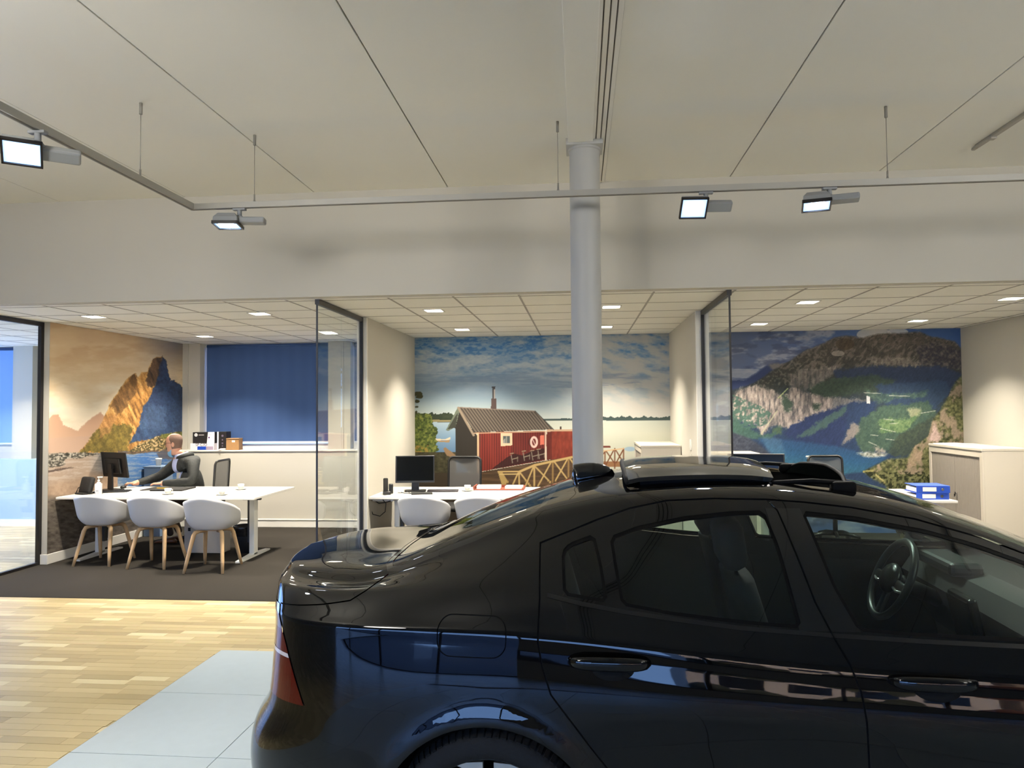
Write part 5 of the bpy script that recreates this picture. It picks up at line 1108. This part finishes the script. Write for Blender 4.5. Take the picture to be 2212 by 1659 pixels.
# cabinets ---------------------------------------------------------------
cab_c = mat('cream_cabinet', (.80, .77, .71), .45); slat_m = mat('grey_shutter', (.60, .57, .53), .5)
def cabinet(x0, x1, y0, y1, h, label, front):
    """steel tambour cabinet; front = 'x' (doors on the -x face) or 'y' (doors on the -y face)"""
    t = thing('tambour_cabinet', label, 'cabinet', (x0, y0, .006), 0, 'office cabinets'); w, d = x1 - x0, y1 - y0; h -= .006
    mb = MB()
    if front == 'x': mb.bb((.02, 0, 0), (w, d, h - .03), bev=.003); mb.bb((0, 0, 0), (.02, .05, h - .03)); mb.bb((0, d - .05, 0), (.02, d, h - .03)); mb.bb((0, .05, 0), (.02, d - .05, .06)); mb.bb((0, .05, h - .10), (.02, d - .05, h - .03))
    else: mb.bb((0, .02, 0), (w, d, h - .03), bev=.003); mb.bb((0, 0, 0), (.05, .02, h - .03)); mb.bb((w - .05, 0, 0), (w, .02, h - .03)); mb.bb((.05, 0, 0), (w - .05, .02, .06)); mb.bb((.05, 0, h - .10), (w - .05, .02, h - .03))
    mb.build('carcass', cab_c, t)
    mb = MB(); mb.bb((-.006, -.006, h - .03), (w + .002, d, h), bev=.004); mb.build('cabinet_top', cab_c, t)
    L = (d if front == 'x' else w) - .10; n = 2
    for k in range(n):
        a, b = .05 + L * k / n + .002, .05 + L * (k + 1) / n - .002; mb = MB(); m_ = int((b - a) / .03)
        for q in range(m_):
            p0, p1 = a + (b - a) * q / m_, a + (b - a) * (q + 1) / m_ - .003
            mb.bb(*(((.008, p0, .06), (.018, p1, h - .10)) if front == 'x' else ((p0, .008, .06), (p1, .018, h - .10))))
        s_ = mb.build('shutter_door', slat_m, t); s_['kind'] = 'stuff'
    return t
cabinet(4.50, 5.045, 8.62, 9.86, 1.205, 'tall cream cabinet with grey shutter doors against the right wall', 'x')
cabinet(.745, 1.228, 9.02, 10.09, 1.235, 'white cabinet with a bright top in the corner of the middle office', 'x')
cabinet(1.39, 2.30, 9.60, 10.09, 1.10, 'low white cabinet behind the monitor in the right office', 'y')
t = thing('key_bunch', 'small keys hanging from the lock of the tall cream cabinet', 'keys', (4.508, 9.20, .64))
mb = MB(); mb.cyl((0, 0, 0), (-.02, 0, 0), .010, n=10); mb.build('lock', chrome, t); mb = MB(); mb.bb((-.024, -.004, -.03), (-.020, .008, .015)); mb.bb((-.028, .008, -.045), (-.024, .02, -.01)); mb.build('key', mat('dark_key', (.15, .13, .12), .4), t)
# papers, binders -----------------------------------------------------------
def sheet(loc, r, w, d, h, label, m=paper):
    mb = MB(); mb.box((0, 0, h / 2), (w, d, h)); o = mb.build('paper_sheet' if h < .004 else 'paper_stack', m); o.location = loc; o.rotation_euler = (0, 0, r); return tag(o, label, 'paper', 'loose papers')
sheet((4.72, 9.62, 1.2055), .25, .30, .42, .008, 'white papers on top of the tall cream cabinet, at its far end')
sheet((4.80, 8.85, 1.2055), -.1, .30, .21, .002, 'single white sheet near the front of the tall cream cabinet top')
sheet((3.45, 8.24, ZD), .2, .24, .32, .035, 'white paper stack just behind the blue binders')
blue = mat('blue_binder_board', (.10, .27, .68), .45)
def binder(loc, r, label):
    t = thing('lever_arch_binder', label, 'binder', loc, r, 'blue binders on the right office desk')
    mb = MB(); mb.bb((-.16, 0, 0), (.16, .29, .004)); mb.bb((-.16, 0, .066), (.16, .29, .07)); mb.bb((-.16, -.004, 0), (.16, .0, .07)); mb.build('binder_cover', blue, t)
    mb = MB(); mb.bb((-.148, .012, .004), (.148, .28, .045)); mb.build('filed_paper', paper, t)
    mb = MB(); mb.bb((-.10, -.0052, .014), (.03, -.0038, .056)); mb.build('spine_label', paper, t)
    mb = MB(); mb.cyl((.09, -.0038, .035), (.09, -.0055, .035), .015, n=18); mb.cyl((.09, -.005, .035), (.09, -.0062, .035), .010, n=18); mb.build('finger_ring', chrome, t)
binder((3.555, 7.74, ZD), .02, 'blue lever arch binder lying at the bottom, on the right office desk'); binder((3.56, 7.735, ZD + .0705), -.03, 'blue lever arch binder with a white label, lying on top of the other')
# cups ------------------------------------------------------------------------
def make_cup():
    t = thing('coffee_cup', '', 'cup', (0, 0, 0))
    mb = MB(); mb.lathe([(0, .0), (.024, 0), (.028, .004), (.036, .03), (.039, .058), (.0365, .058), (.033, .03), (.024, .008), (0, .008)], (0, 0, .010), 24); mb.build('cup_body', china, t, smooth=True)
    mb = MB(); mb.tube([(.036, 0, .058), (.055, 0, .055), (.058, 0, .040), (.034, 0, .028)], .004, n=6); mb.build('handle', china, t, smooth=True)
    mb = MB(); mb.lathe([(0, .0), (.04, 0), (.072, .012), (.072, .015), (.04, .006), (0, .006)], (0, 0, 0), 28); mb.build('saucer', china, t, smooth=True)
    return t
cp = make_cup(); cp.location = (-4.77, 8.02, ZD); cp['group'] = 'white cups and saucers'; cp['label'] = 'white cup and saucer in front of the seated man'
for x, y, r, lb in ((-4.09, 7.97, 1.2, 'white cup and saucer near the front right corner of the left desk'), (-4.13, 8.52, 2.5, 'white cup and saucer towards the back right of the left desk'), (-1.32, 8.42, -1., 'white cup and saucer on the middle desk, left of the brown tray')):
    c = copy_tree(cp); c.location = (x, y, ZD); c.rotation_euler = (0, 0, r); c['label'] = lb
# left desk things ------------------------------------------------------------
t = thing('desk_phone', 'black desk telephone with rounded back at the left end of the left desk', 'telephone', (-5.79, 8.02, ZD), -.35)
mb = MB(); mb.box((0, .02, .10), (.20, .06, .20), rot=rx(-.25), bev=.026); mb.build('phone_body', black_m, t, smooth=True); mb = MB(); mb.box((0, -.02, .012), (.15, .12, .02), bev=.006); mb.build('phone_base', black_m, t); mb = MB(); mb.tube([(-.07, .02, .10), (-.10, -.02, .07), (-.095, -.04, .02), (-.08, -.03, .004)], .004, n=6); mb.tube([(.07, -.03, .12), (.0, -.05, .10), (-.06, -.06, .05), (-.09, -.06, .004)], .0025, n=6); mb.build('cord', black_m, t, smooth=True)
t = thing('sanitiser_bottle', 'clear pump bottle of hand sanitiser beside the black telephone', 'bottle', (-5.585, 7.965, ZD))
mb = MB(); mb.prism(rrect(.072, .05, .018), .13); mb.lathe([(.025, .13), (.02, .142), (.012, .148), (.012, .156)], n=16); mb.build('bottle_body', mat('clear_gel_plastic', (.82, .82, .84), .2), t); mb = MB(); mb.bb((-.030, -.0262, .03), (.030, -.0252, .122)); mb.build('label', mat('bottle_label', (.93, .93, .92), .5), t)
mb = MB(); [mb.bb((-.018, -.0272, .04 + .006 * k), (.018 - .004 * (k % 2), -.026, .043 + .006 * k)) for k in range(3)]; o = mb.build('label_print', mat('label_grey', (.55, .56, .62), .6), t); o['kind'] = 'stuff'
mb = MB(); mb.cyl((0, 0, .15), (0, 0, .172), .013); mb.cyl((0, 0, .172), (0, 0, .20), .005); mb.box((.015, 0, .203), (.062, .018, .012), bev=.004); mb.build('pump', paper, t)
t = thing('keyboard', 'dark keyboard under papers in front of the left desk monitor', 'keyboard', (-5.58, 8.21, ZD), .30)
mb = MB(); mb.box((0, 0, .010), (.40, .13, .018), bev=.005); mb.build('keyboard_body', black_p, t)
mb = MB(); [mb.box((-.175 + .025 * i, -.045 + .03 * j, .0205), (.020, .024, .005)) for i in range(15) for j in range(4)]; o = mb.build('keys', mat('key_caps', (.09, .09, .09), .5), t); o['kind'] = 'stuff'
sheet((-5.23, 8.12, ZD), .2, .21, .297, .012, 'white paper stack beside the keyboard on the left desk')
mb = MB(); mb.box((0, 0, .009), (.52, .36, .017), bev=.004); o = mb.build('desk_pad', black_m); o.location = (-5.05, 8.50, ZD); o.rotation_euler = (0, 0, .05); tag(o, 'flat black folder under the forearms of the seated man', 'folder')
mb = MB(); mb.prism(rrect(.012, .17, .004), .008); o = mb.build('pencil', mat('yellow_pencil', (.85, .68, .15), .4)); o.location = (-5.10, 8.46, ZD + .0185); o.rotation_euler = (0, 0, 1.4); tag(o, 'yellow pencil on the black folder', 'pencil')
mb = MB(); mb.sphere((0, 0, .012), (.03, .05, .020), 14); o = mb.build('mouse', black_p, smooth=True); o.location = (-5.73, 8.64, ZD + .003); tag(o, 'black mouse under the outstretched hand of the man', 'mouse')
t = thing('computer_tower', 'cream computer tower standing under the left desk', 'computer', (-4.50, 8.42, .006)); mb = MB(); mb.bb((-.24, -.10, 0), (.24, .10, .40), bev=.006); mb.build('tower_case', mat('cream_case', (.72, .68, .62), .5), t); mb = MB(); mb.bb((.04, -.104, .27), (.12, -.099, .33)); mb.bb((-.19, -.104, .26), (-.16, -.099, .30)); mb.build('drive_slot', black_m, t)
t = thing('waste_bin', 'black waste bin with a bin bag beside the right leg of the left desk', 'bin', (-4.03, 8.42, .006)); mb = MB(); mb.lathe([(0, 0), (.10, 0), (.125, .30), (.119, .30), (.097, .01), (0, .01)], n=28); mb.build('bin_body', black_m, t, smooth=True); mb = MB(); mb.lathe([(.121, .20), (.13, .29), (.136, .315), (.125, .32), (.112, .28)], n=28); mb.build('bin_bag', mat('bin_bag', (.08, .08, .085), .25, bump=(30, .6)), t, smooth=True)
# things on the parapet -----------------------------------------------------------
def text(s, size, loc, rot, m, parent, name, ext=.0004):
    cu = bpy.data.curves.new(name, 'FONT'); cu.body = s; cu.size = size; cu.extrude = ext; cu.align_x = 'CENTER'; cu.align_y = 'CENTER'
    tmp = bpy.data.objects.new('tmp', cu); COL.objects.link(tmp); me = bpy.data.meshes.new_from_object(tmp.evaluated_get(bpy.context.evaluated_depsgraph_get())); bpy.data.objects.remove(tmp)
    o = link(name, me, m, parent); o.location = loc; o.rotation_euler = rot; return o
ZL = 1.1252; kraft = mat('brown_card', (.62, .47, .30), .8, noise=(40, .08)); box_k = mat('black_carton', (.10, .085, .08), .5); lilac = mat('white_carton', (.90, .88, .90), .55)
t = thing('carton', 'flat white and blue carton lying on the window ledge behind the man', 'box', (-5.56, 10.30, ZL), .03)
mb = MB(); mb.bb((-.18, -.075, 0), (.18, .055, .10), bev=.002); mb.build('carton_body', lilac, t); mb = MB(); mb.bb((-.07, -.0768, .006), (.06, -.0745, .056)); mb.build('blue_band', blue, t); mb = MB(); mb.bb((.06, -.0766, .006), (.17, -.0745, .056)); mb.build('lilac_band', mat('lilac_band', (.62, .56, .64), .6), t)
text('SP C7D', .056, (-.01, -.0760, .079), (PI / 2, 0, 0), black_m, t, 'print')
t = thing('toner_carton', 'black and white toner carton standing on the flat carton on the ledge', 'box', (-5.545, 10.30, ZL + .1005), .03)
mb = MB(); mb.bb((-.165, -.06, 0), (.165, .055, .165), bev=.002); mb.build('carton_body', box_k, t); mb = MB(); mb.prism([(.050, 0), (.166, 0), (.166, .166), (.068, .166)], .002, Matrix(((1, 0, 0, 0), (0, 0, 1, -.0620), (0, 1, 0, 0), (0, 0, 0, 1)))); mb.build('white_panel', lilac, t)
mb = MB(); mb.cyl((-.115, -.0605, .125), (-.115, -.0622, .125), .024, n=24); mb.build('round_logo', paper, t); text('hp', .036, (-.115, -.0626, .126), (PI / 2, 0, 0), box_k, t, 'logo_print'); mb = MB(); mb.bb((-.075, -.0615, .116), (.005, -.0600, .130)); mb.build('word_print', mat('grey_print', (.6, .58, .56), .6), t); mb = MB(); mb.cyl((.085, -.062, .085), (.085, -.0632, .085), .013, n=16); mb.build('violet_dot', mat('violet_dot', (.35, .2, .42), .5), t); text('90A', .026, (.10, -.0626, .125), (PI / 2, 0, 0), mat('grey_ink', (.5, .48, .5), .6), t, 'panel_print')
t = thing('toner_carton', 'narrow black toner carton standing upright next to the brown box', 'box', (-5.262, 10.33, ZL), 0); mb = MB(); mb.bb((-.06, -.07, 0), (.06, .07, .27), bev=.002); mb.build('carton_body', box_k, t); mb = MB(); [mb.cyl((.0, -.0705, z), (.0, -.0715, z), r, n=14) for z, r in ((.21, .016), (.15, .011), (.10, .013), (.06, .010))]; o = mb.build('print_dots', mat('violet_print', (.40, .36, .44), .6), t); o['kind'] = 'stuff'
t = thing('toner_carton', 'narrow white carton squeezed between the two black toner cartons', 'box', (-5.345, 10.36, ZL), 0); mb = MB(); mb.bb((-.016, -.07, 0), (.012, .07, .268), bev=.002); mb.build('carton_body', lilac, t)
t = thing('cardboard_box', 'small brown cardboard box at the end of the row on the window ledge', 'box', (-5.10, 10.30, ZL), .06); mb = MB(); mb.bb((-.095, -.06, 0), (.095, .08, .172), bev=.002); mb.build('box_body', kraft, t); mb = MB(); mb.box((0, -.062, .165), (.19, .012, .004), rot=rx(.9)); mb.bb((-.095, -.0615, .13), (.095, -.0602, .132)); mb.build('lid_flap', mat('dark_card', (.5, .37, .23), .8), t); mb = MB(); mb.bb((-.01, -.0618, .115), (.035, -.060, .142)); mb.build('paper_label', paper, t)
mb = MB(); mb.box((0, 0, .012), (.085, .05, .024), bev=.008); mb.box((-.03, -.045, .007), (.03, .03, .014), bev=.004); o = mb.build('white_dongle', paper, smooth=True); o.location = (-5.245, 10.242, ZL); tag(o, 'small white plastic adapter on the ledge in front of the black carton', 'adapter')
t = thing('paper_cup', 'white lidded paper cup on the low stand behind the man', 'cup', (-5.80, 9.52, .956)); mb = MB(); mb.lathe([(0, 0), (.03, 0), (.040, .085), (.043, .088), (.043, .096), (.036, .100), (0, .100)], n=22); mb.build('cup_body', paper, t, smooth=True)
t = thing('side_stand', 'narrow grey stand hidden behind the man, holding a paper cup', 'stand', (-5.80, 9.52, .006)); mb = MB(); mb.bb((-.12, -.15, 0), (.12, .15, .93), bev=.006); mb.bb((-.13, -.16, .93), (.13, .16, .949), bev=.004); mb.build('stand_body', mat('stand_grey', (.42, .50, .60), .5), t)
# middle desk things ------------------------------------------------------------------
t = thing('charging_phone', 'black cordless telephone upright in its cradle on the middle desk', 'telephone', (-2.20, 8.06, ZD), .3); mb = MB(); mb.box((0, 0, .10), (.055, .035, .17), rot=rx(-.12), bev=.012); mb.build('handset', black_m, t, smooth=True); mb = MB(); mb.box((.012, -.01, .02), (.09, .09, .04), bev=.01); mb.box((.06, .03, .06), (.05, .04, .11), bev=.008); mb.build('cradle', black_p, t, smooth=True)
t = thing('power_adapter', 'white plug adapter beside the black cordless telephone', 'adapter', (-2.06, 8.22, ZD)); mb = MB(); mb.box((0, 0, .028), (.07, .05, .055), bev=.008); mb.build('adapter_body', paper, t); mb = MB(); mb.tube([(0, -.02, .01), (.06, -.08, .004), (.14, -.10, .004), (.10, -.02, .004), (.05, .02, .02)], .003, n=6); mb.build('lead', black_m, t, smooth=True)
t = thing('keyboard', 'dark purple-black keyboard lying on the middle desk right of the monitor stand', 'keyboard', (-1.60, 8.36, ZD), .12); mb = MB(); mb.box((0, 0, .011), (.36, .13, .02), bev=.005); mb.build('keyboard_body', mat('plum_black', (.10, .07, .10), .4), t)
mb = MB(); mb.bb((-.12, -.08, 0), (.12, .08, .012), bev=.003); o = mb.build('black_folder', black_m); o.location = (-1.80, 8.13, ZD); o.rotation_euler = (0, 0, .25); tag(o, 'black folder in front of the keyboard on the middle desk', 'folder')
t = thing('desk_tray', 'reddish brown desk tray with two white paper blocks, on the middle desk', 'tray', (-.965, 8.62, ZD)); tb = mat('red_brown_leather', (.48, .22, .14), .5)
mb = MB(); mb.bb((-.30, -.13, 0), (.30, .15, .012)); mb.bb((-.30, -.13, .012), (-.285, .15, .045)); mb.bb((.285, -.13, .012), (.30, .15, .03)); mb.bb((-.285, .135, .012), (.285, .15, .035)); mb.build('tray_body', tb, t)
sheet((-1.09, 8.62, ZD + .0125), .03, .28, .18, .032, 'white paper block with a dark mark, left in the brown tray'); sheet((-.79, 8.63, ZD + .0125), -.05, .20, .16, .028, 'smaller white paper block, right in the brown tray')
# cables under the middle desk
t = thing('cable_loop', 'black cables looping below the left end of the middle desk', 'cable', (-2.23, 7.96, .66)); mb = MB(); mb.tube([(-.10, 0, .03), (-.12, 0, -.05), (-.09, .0, -.13), (-.01, 0, -.15), (.05, 0, -.10), (.06, 0, -.01), (.02, .02, .03)], .005, n=6); mb.tube([(-.10, .03, .03), (-.03, .03, -.01), (.05, .02, .0), (.11, 0, .02)], .006, n=6); mb.build('cable', black_m, t, smooth=True); mb = MB(); mb.bb((-.12, .02, .012), (.14, .10, .034), bev=.004); mb.build('cable_tray', steel_w, t)
t = thing('extension_socket', 'white power socket strip with a black lead low under the middle desk', 'socket strip', (-2.02, 8.75, .30)); mb = MB(); mb.box((0, 0, 0), (.20, .05, .05), rot=ry(-.35), bev=.008); mb.box((-.02, 0, -.12), (.05, .05, .26), bev=.008); mb.build('socket_strip', paper, t); mb = MB(); mb.tube([(-.06, -.03, -.02), (-.06, -.03, -.12), (-.03, -.03, -.24), (-.03, -.03, -.295)], .010, n=6); mb.tube([(.06, -.03, .0), (.12, -.03, -.02), (.16, -.03, -.10)], .006, n=6); mb.build('lead', black_m, t, smooth=True)
# ------------------------------------------------------------------ the man at the left desk
def build_person():
    skin = mat('skin', (.80, .60, .50), .5); jacket = mat('dark_jacket', (.10, .115, .11), .75, bump=(26, .8), noise=(16, .25)); shirt = mat('pale_blue_shirt', (.66, .70, .84), .7, bump=(40, .3)); trous = mat('brown_trousers', (.22, .16, .12), .8); shoe_m = mat('brown_leather', (.36, .21, .10), .35)
    hairm = mat('short_brown_hair', (.42, .33, .28), .8, bump=(200, .6)); mask_m = mat('blue_face_mask', (.48, .70, .86), .8); specs = mat('spectacle_frame', (.30, .18, .12), .3)
    base = Vector((-5.10, 9.10, .006)); t = thing('person', 'man in dark jacket and pale blue shirt sitting at the left desk', 'person', base)
    W = lambda x, y, z: Vector((x, y, z)) - base
    # joints: name -> (position, radius, parent, region)
    J = {}
    def j(n, p, r, par, reg): J[n] = (W(*p), r, par, reg)
    j('pelvis', (-5.02, 9.10, .585), (.15, .125), None, 'leg'); j('waist', (-5.06, 9.10, .74), (.165, .145), 'pelvis', 'torso'); j('chest', (-5.14, 9.09, .93), (.185, .150), 'waist', 'torso'); j('upper', (-5.19, 9.08, 1.035), (.125, .095), 'chest', 'torso'); j('neck', (-5.225, 9.07, 1.125), (.066, .066), 'upper', 'skin'); j('skull', (-5.265, 9.06, 1.20), (.062, .062), 'neck', 'skin')
    j('shL', (-4.995, 8.97, 1.03), (.090, .085), 'upper', 'torso'); j('elL', (-4.92, 8.83, .805), (.068, .066), 'shL', 'arm'); j('foL', (-5.10, 8.78, .795), (.058, .054), 'elL', 'arm'); j('wrL', (-5.27, 8.76, .790), (.040, .038), 'foL', 'arm'); j('haL', (-5.315, 8.755, .785), (.030, .024), 'wrL', 'skin')
    j('shR', (-5.335, 9.20, 1.02), (.090, .085), 'upper', 'torso'); j('elR', (-5.49, 9.06, .85), (.068, .066), 'shR', 'arm'); j('foR', (-5.58, 8.89, .815), (.055, .052), 'elR', 'arm'); j('wrR', (-5.635, 8.79, .795), (.040, .036), 'foR', 'arm'); j('haR', (-5.672, 8.72, .788), (.030, .022), 'wrR', 'skin')
    for s, y in (('L', 9.00), ('R', 9.20)):
        j('hip' + s, (-5.08, y, .55), (.095, .09), 'pelvis', 'leg'); j('kn' + s, (-5.47, y - .02, .545), (.07, .07), 'hip' + s, 'leg'); j('sh' + s + '2', (-5.36, y - .06, .30), (.058, .058), 'kn' + s, 'leg'); j('an' + s, (-5.24, y - .10, .10), (.042, .042), 'sh' + s + '2', 'leg')
    bm = bmesh.new(); sk = bm.verts.layers.skin.new(); vm = {}
    for n, (p, r, par, reg) in J.items():
        v = bm.verts.new(p); v[sk].radius = r; v[sk].use_root = par is None; vm[n] = v
        if par: bm.edges.new((vm[par], v))
    me = bpy.data.meshes.new('skel'); bm.to_mesh(me); bm.free()
    tmp = bpy.data.objects.new('tmp_body', me); COL.objects.link(tmp); tmp.modifiers.new('s', 'SKIN').use_smooth_shade = True; sd = tmp.modifiers.new('d', 'SUBSURF'); sd.levels = 3; sd.render_levels = 3
    dg = bpy.context.evaluated_depsgraph_get(); bme = bpy.data.meshes.new_from_object(tmp.evaluated_get(dg)); bpy.data.objects.remove(tmp)
    bm = bmesh.new(); bm.from_mesh(bme)
    segs = [(J[n][0], J[J[n][2]][0], J[n][3]) for n in J if J[n][2]]
    face_dir = Vector((-math.cos(rad(58)), -math.sin(rad(58)), 0))
    side_n = Vector((-face_dir.y, face_dir.x, 0)); VX = W(-5.10, 9.09, .70)
    lap = []
    for sg in (-1, 1):
        dn = Vector((-.28, 0, 1)) + side_n * sg * .13; no = face_dir.cross(dn).normalized()
        no = no if no.dot(side_n) * sg < 0 else -no
        lap.append((VX + side_n * sg * .03, no))
    neck_p, neck_n = W(-5.215, 9.075, 1.095), Vector((-.25, 0, 1)).normalized()
    for co, no in lap + [(neck_p, neck_n)]:
        bmesh.ops.bisect_plane(bm, geom=bm.verts[:] + bm.edges[:] + bm.faces[:], dist=1e-5, plane_co=co, plane_no=no)
    MI = {'skin': 0, 'arm': 1, 'torso': 1, 'shirt': 2, 'leg': 3}
    for f in bm.faces:
        c = f.calc_center_median(); best = 9; reg = 'torso'
        for a, b, rg in segs:
            d = a - b; u = max(0, min(1, (c - b).dot(d) / d.length_squared)); q = (c - b - d * u).length
            if q < best: best = q; reg = rg
        if reg == 'torso' or reg == 'skin':
            if reg == 'torso' or (c - neck_p).length < .20: reg = 'skin' if (c - neck_p).dot(neck_n) > 0 and (c - neck_p).length < .13 else 'torso'
            if reg == 'torso' and (c - VX).dot(face_dir) - .0 > -.12 * (c.z - VX.z) and all((c - co).dot(no) > 0 for co, no in lap): reg = 'shirt'
        f.material_index = MI[reg]; f.smooth = True
    mats = [skin, jacket, shirt, trous]
    # head, ears, nose: same body mesh
    def addbm(mb, mi):
        mm = bpy.data.meshes.new('x'); mb.b.normal_update(); bmesh.ops.recalc_face_normals(mb.b, faces=mb.b.faces); mb.b.to_mesh(mm); mb.b.free(); k = len(bm.faces); bm.from_mesh(mm); bm.faces.ensure_lookup_table()
        for f in bm.faces[k:]: f.material_index = mi; f.smooth = True
        bpy.data.meshes.remove(mm)
    HC = W(-5.300, 9.06, 1.268); RH = rz(PI + rad(14)) @ ry(rad(6)); h = lambda x, y, z: HC + RH @ Vector((x, y, z)) * 1.1   # head local: +x face, z up
    prof = [(-.125, .050, .030, .045), (-.112, .062, .040, .052), (-.085, .074, .055, .058), (-.05, .080, .075, .066), (-.01, .083, .088, .071), (.03, .086, .096, .075), (.065, .082, .098, .075), (.095, .066, .088, .066), (.118, .042, .062, .046), (.130, .012, .020, .014)]
    rings = []
    for z, xf, xb, yy in prof:
        rings.append([h((xf if math.cos(a) > 0 else xb) * math.copysign(abs(math.cos(a))**.9, math.cos(a)) + .008, yy * math.sin(a), z) for a in np.linspace(0, 2 * PI, 25)[:-1]])
    mb = MB(); mb.loft(rings); addbm(mb, 0)
    mb = MB(); mb.loft([[h(.082 + dx, dy * wv, z) for dx, dy in ((.0, -1), (pr, 0), (.0, 1), (-.02, 0))] for z, pr, wv in ((.035, .004, .007), (.015, .016, .010), (-.005, .026, .013), (-.018, .024, .017), (-.026, .006, .014))]); addbm(mb, 0)
    for sg in (-1, 1):
        mb = MB(); mb.sphere(h(.0, sg * .077, .0), (.020, .010, .032), 12, rot=RH); addbm(mb, 0); mb = MB(); mb.sphere(h(.075, sg * .030, .022), (.011, .014, .009), 10, rot=RH); addbm(mb, 0)
    mb = MB(); mb.loft([[h(.078 + .010 * math.cos(a), s_ * .024, -.055 + .008 * math.sin(a)) for a in np.linspace(0, 2 * PI, 9)[:-1]] for s_ in (-1, -.4, .4, 1)]); addbm(mb, 0)
    # hands: palm, four fingers of different length and a thumb
    def hand(wr, tip, up, side):
        wr, tip = W(*wr), W(*tip); d = (tip - wr).normalized(); u = Vector(up); u = (u - d * u.dot(d)).normalized(); s_ = d.cross(u) * side
        mb = MB(); mb.loft([[wr + d * q + s_ * (w * math.cos(a)) + u * (th * math.sin(a)) for a in np.linspace(0, 2 * PI, 13)[:-1]] for q, w, th in ((-.02, .026, .02), (.02, .036, .017), (.06, .042, .015), (.088, .040, .012))]); addbm(mb, 0)
        for k, (L, o) in enumerate(((.068, .031), (.078, .010), (.072, -.012), (.056, -.032))):
            p0 = wr + d * .080 + s_ * o; mb = MB(); mb.tube([p0, p0 + d * L * .45 + u * .006, p0 + d * L * .8 - u * .006, p0 + d * L * .98 - u * .020], [.0095, .009, .008, .006], n=7); addbm(mb, 0)
        p0 = wr + d * .025 + s_ * .030; mb = MB(); mb.tube([p0, p0 + d * .028 + s_ * .022 - u * .004, p0 + d * .058 + s_ * .026 - u * .012], [.012, .010, .007], n=7); addbm(mb, 0)
    hand((-5.28, 8.76, .792), (-5.37, 8.745, .785), (0, 0, 1), 1); hand((-5.64, 8.785, .797), (-5.72, 8.66, .792), (0, 0, 1), -1)
    me = bpy.data.meshes.new('body'); bm.to_mesh(me); bm.free(); link('body', me, mats, t)
    # hair: short, sides and back, bald on top
    mb = MB(); rings = []
    for z, xf, xb, yy in prof[3:9]:
        a0 = 1.45 if z < .05 else 1.30
        rings.append([h(xb * 1.04 * math.copysign(abs(math.cos(a))**.9, math.cos(a)) * (1 if math.cos(a) < 0 else .9) + .008, yy * 1.05 * math.sin(a), z) for a in np.linspace(a0, 2 * PI - a0, 21)])
    mb.loft(rings, closed=False); mb.build('hair', hairm, t, smooth=True)
    mb = MB()
    for sg in (-1, 1):
        mb.tube([h(.100, sg * .034 + .022 * math.cos(a), .022 + .016 * math.sin(a)) for a in np.linspace(0, 2 * PI, 15)], .0022, n=5); mb.tube([h(.098, sg * .056, .026), h(.05, sg * .078, .024), h(.0, sg * .082, .020)], .0022, n=5)
    mb.tube([h(.100, -.012, .026), h(.104, 0, .029), h(.100, .012, .026)], .0022, n=5); mb.build('spectacles', specs, t, smooth=True)
    mb = MB(); mb.loft([[h(x, y, z) for y in np.linspace(-1, 1, 7) for x, y, z in ((xx - .060 * y * y, y * .066, zz - .006 * y * y + .03 * y * y * (1 if zz > -.1 else 0)),)] for xx, zz in ((.086, -.078), (.092, -.100), (.086, -.122), (.070, -.142))], closed=False); mb.build('face_mask', mask_m, t, smooth=True)
    mb = MB(); mb.tube([h(.05, -.062, -.088), h(.03, -.076, -.045), h(.01, -.082, .01)], .0014, n=5); mb.build('mask_loop', paper, t)
    # jacket collar / hood, shirt collar
    cN = W(-5.200, 9.075, 1.125); mb = MB()
    mb.tube([cN + Vector((.080 * math.cos(a) + .022, .092 * math.sin(a), -.020 + .022 * math.cos(a))) for a in np.linspace(-2.2, 2.2, 21)], [.020 + .022 * math.cos(a * .68) for a in np.linspace(-2.2, 2.2, 21)], n=10); mb.build('jacket_hood', jacket, t, smooth=True)
    mb = MB(); mb.loft([[cN + Vector((r * math.cos(a) - .012, r * math.sin(a), z - .02 * math.cos(a - PI - .6))) for a in np.linspace(0, 2 * PI, 21)[:-1]] for r, z in ((.088, -.015), (.078, .028), (.070, .030))], cap=False); mb.build('shirt_collar', shirt, t, smooth=True)
    for s, y in (('L', 8.90), ('R', 9.10)):
        mb = MB(); rings = []
        for u, w, hh in ((-.06, .028, .05), (-.03, .040, .075), (.03, .042, .075), (.09, .044, .055), (.15, .046, .045), (.20, .038, .036), (.225, .018, .02)):
            rings.append([W(-5.24, y, 0) + Vector((-u, w * math.cos(a), .005 + max(0, hh * .5 + hh * .5 * math.sin(a) * (1 if math.sin(a) > -.6 else .9)))) for a in np.linspace(0, 2 * PI, 15)[:-1]])
        mb.loft(rings); mb.build('shoe', shoe_m, t, smooth=True)
    return t
build_person()
CAR = build_car()
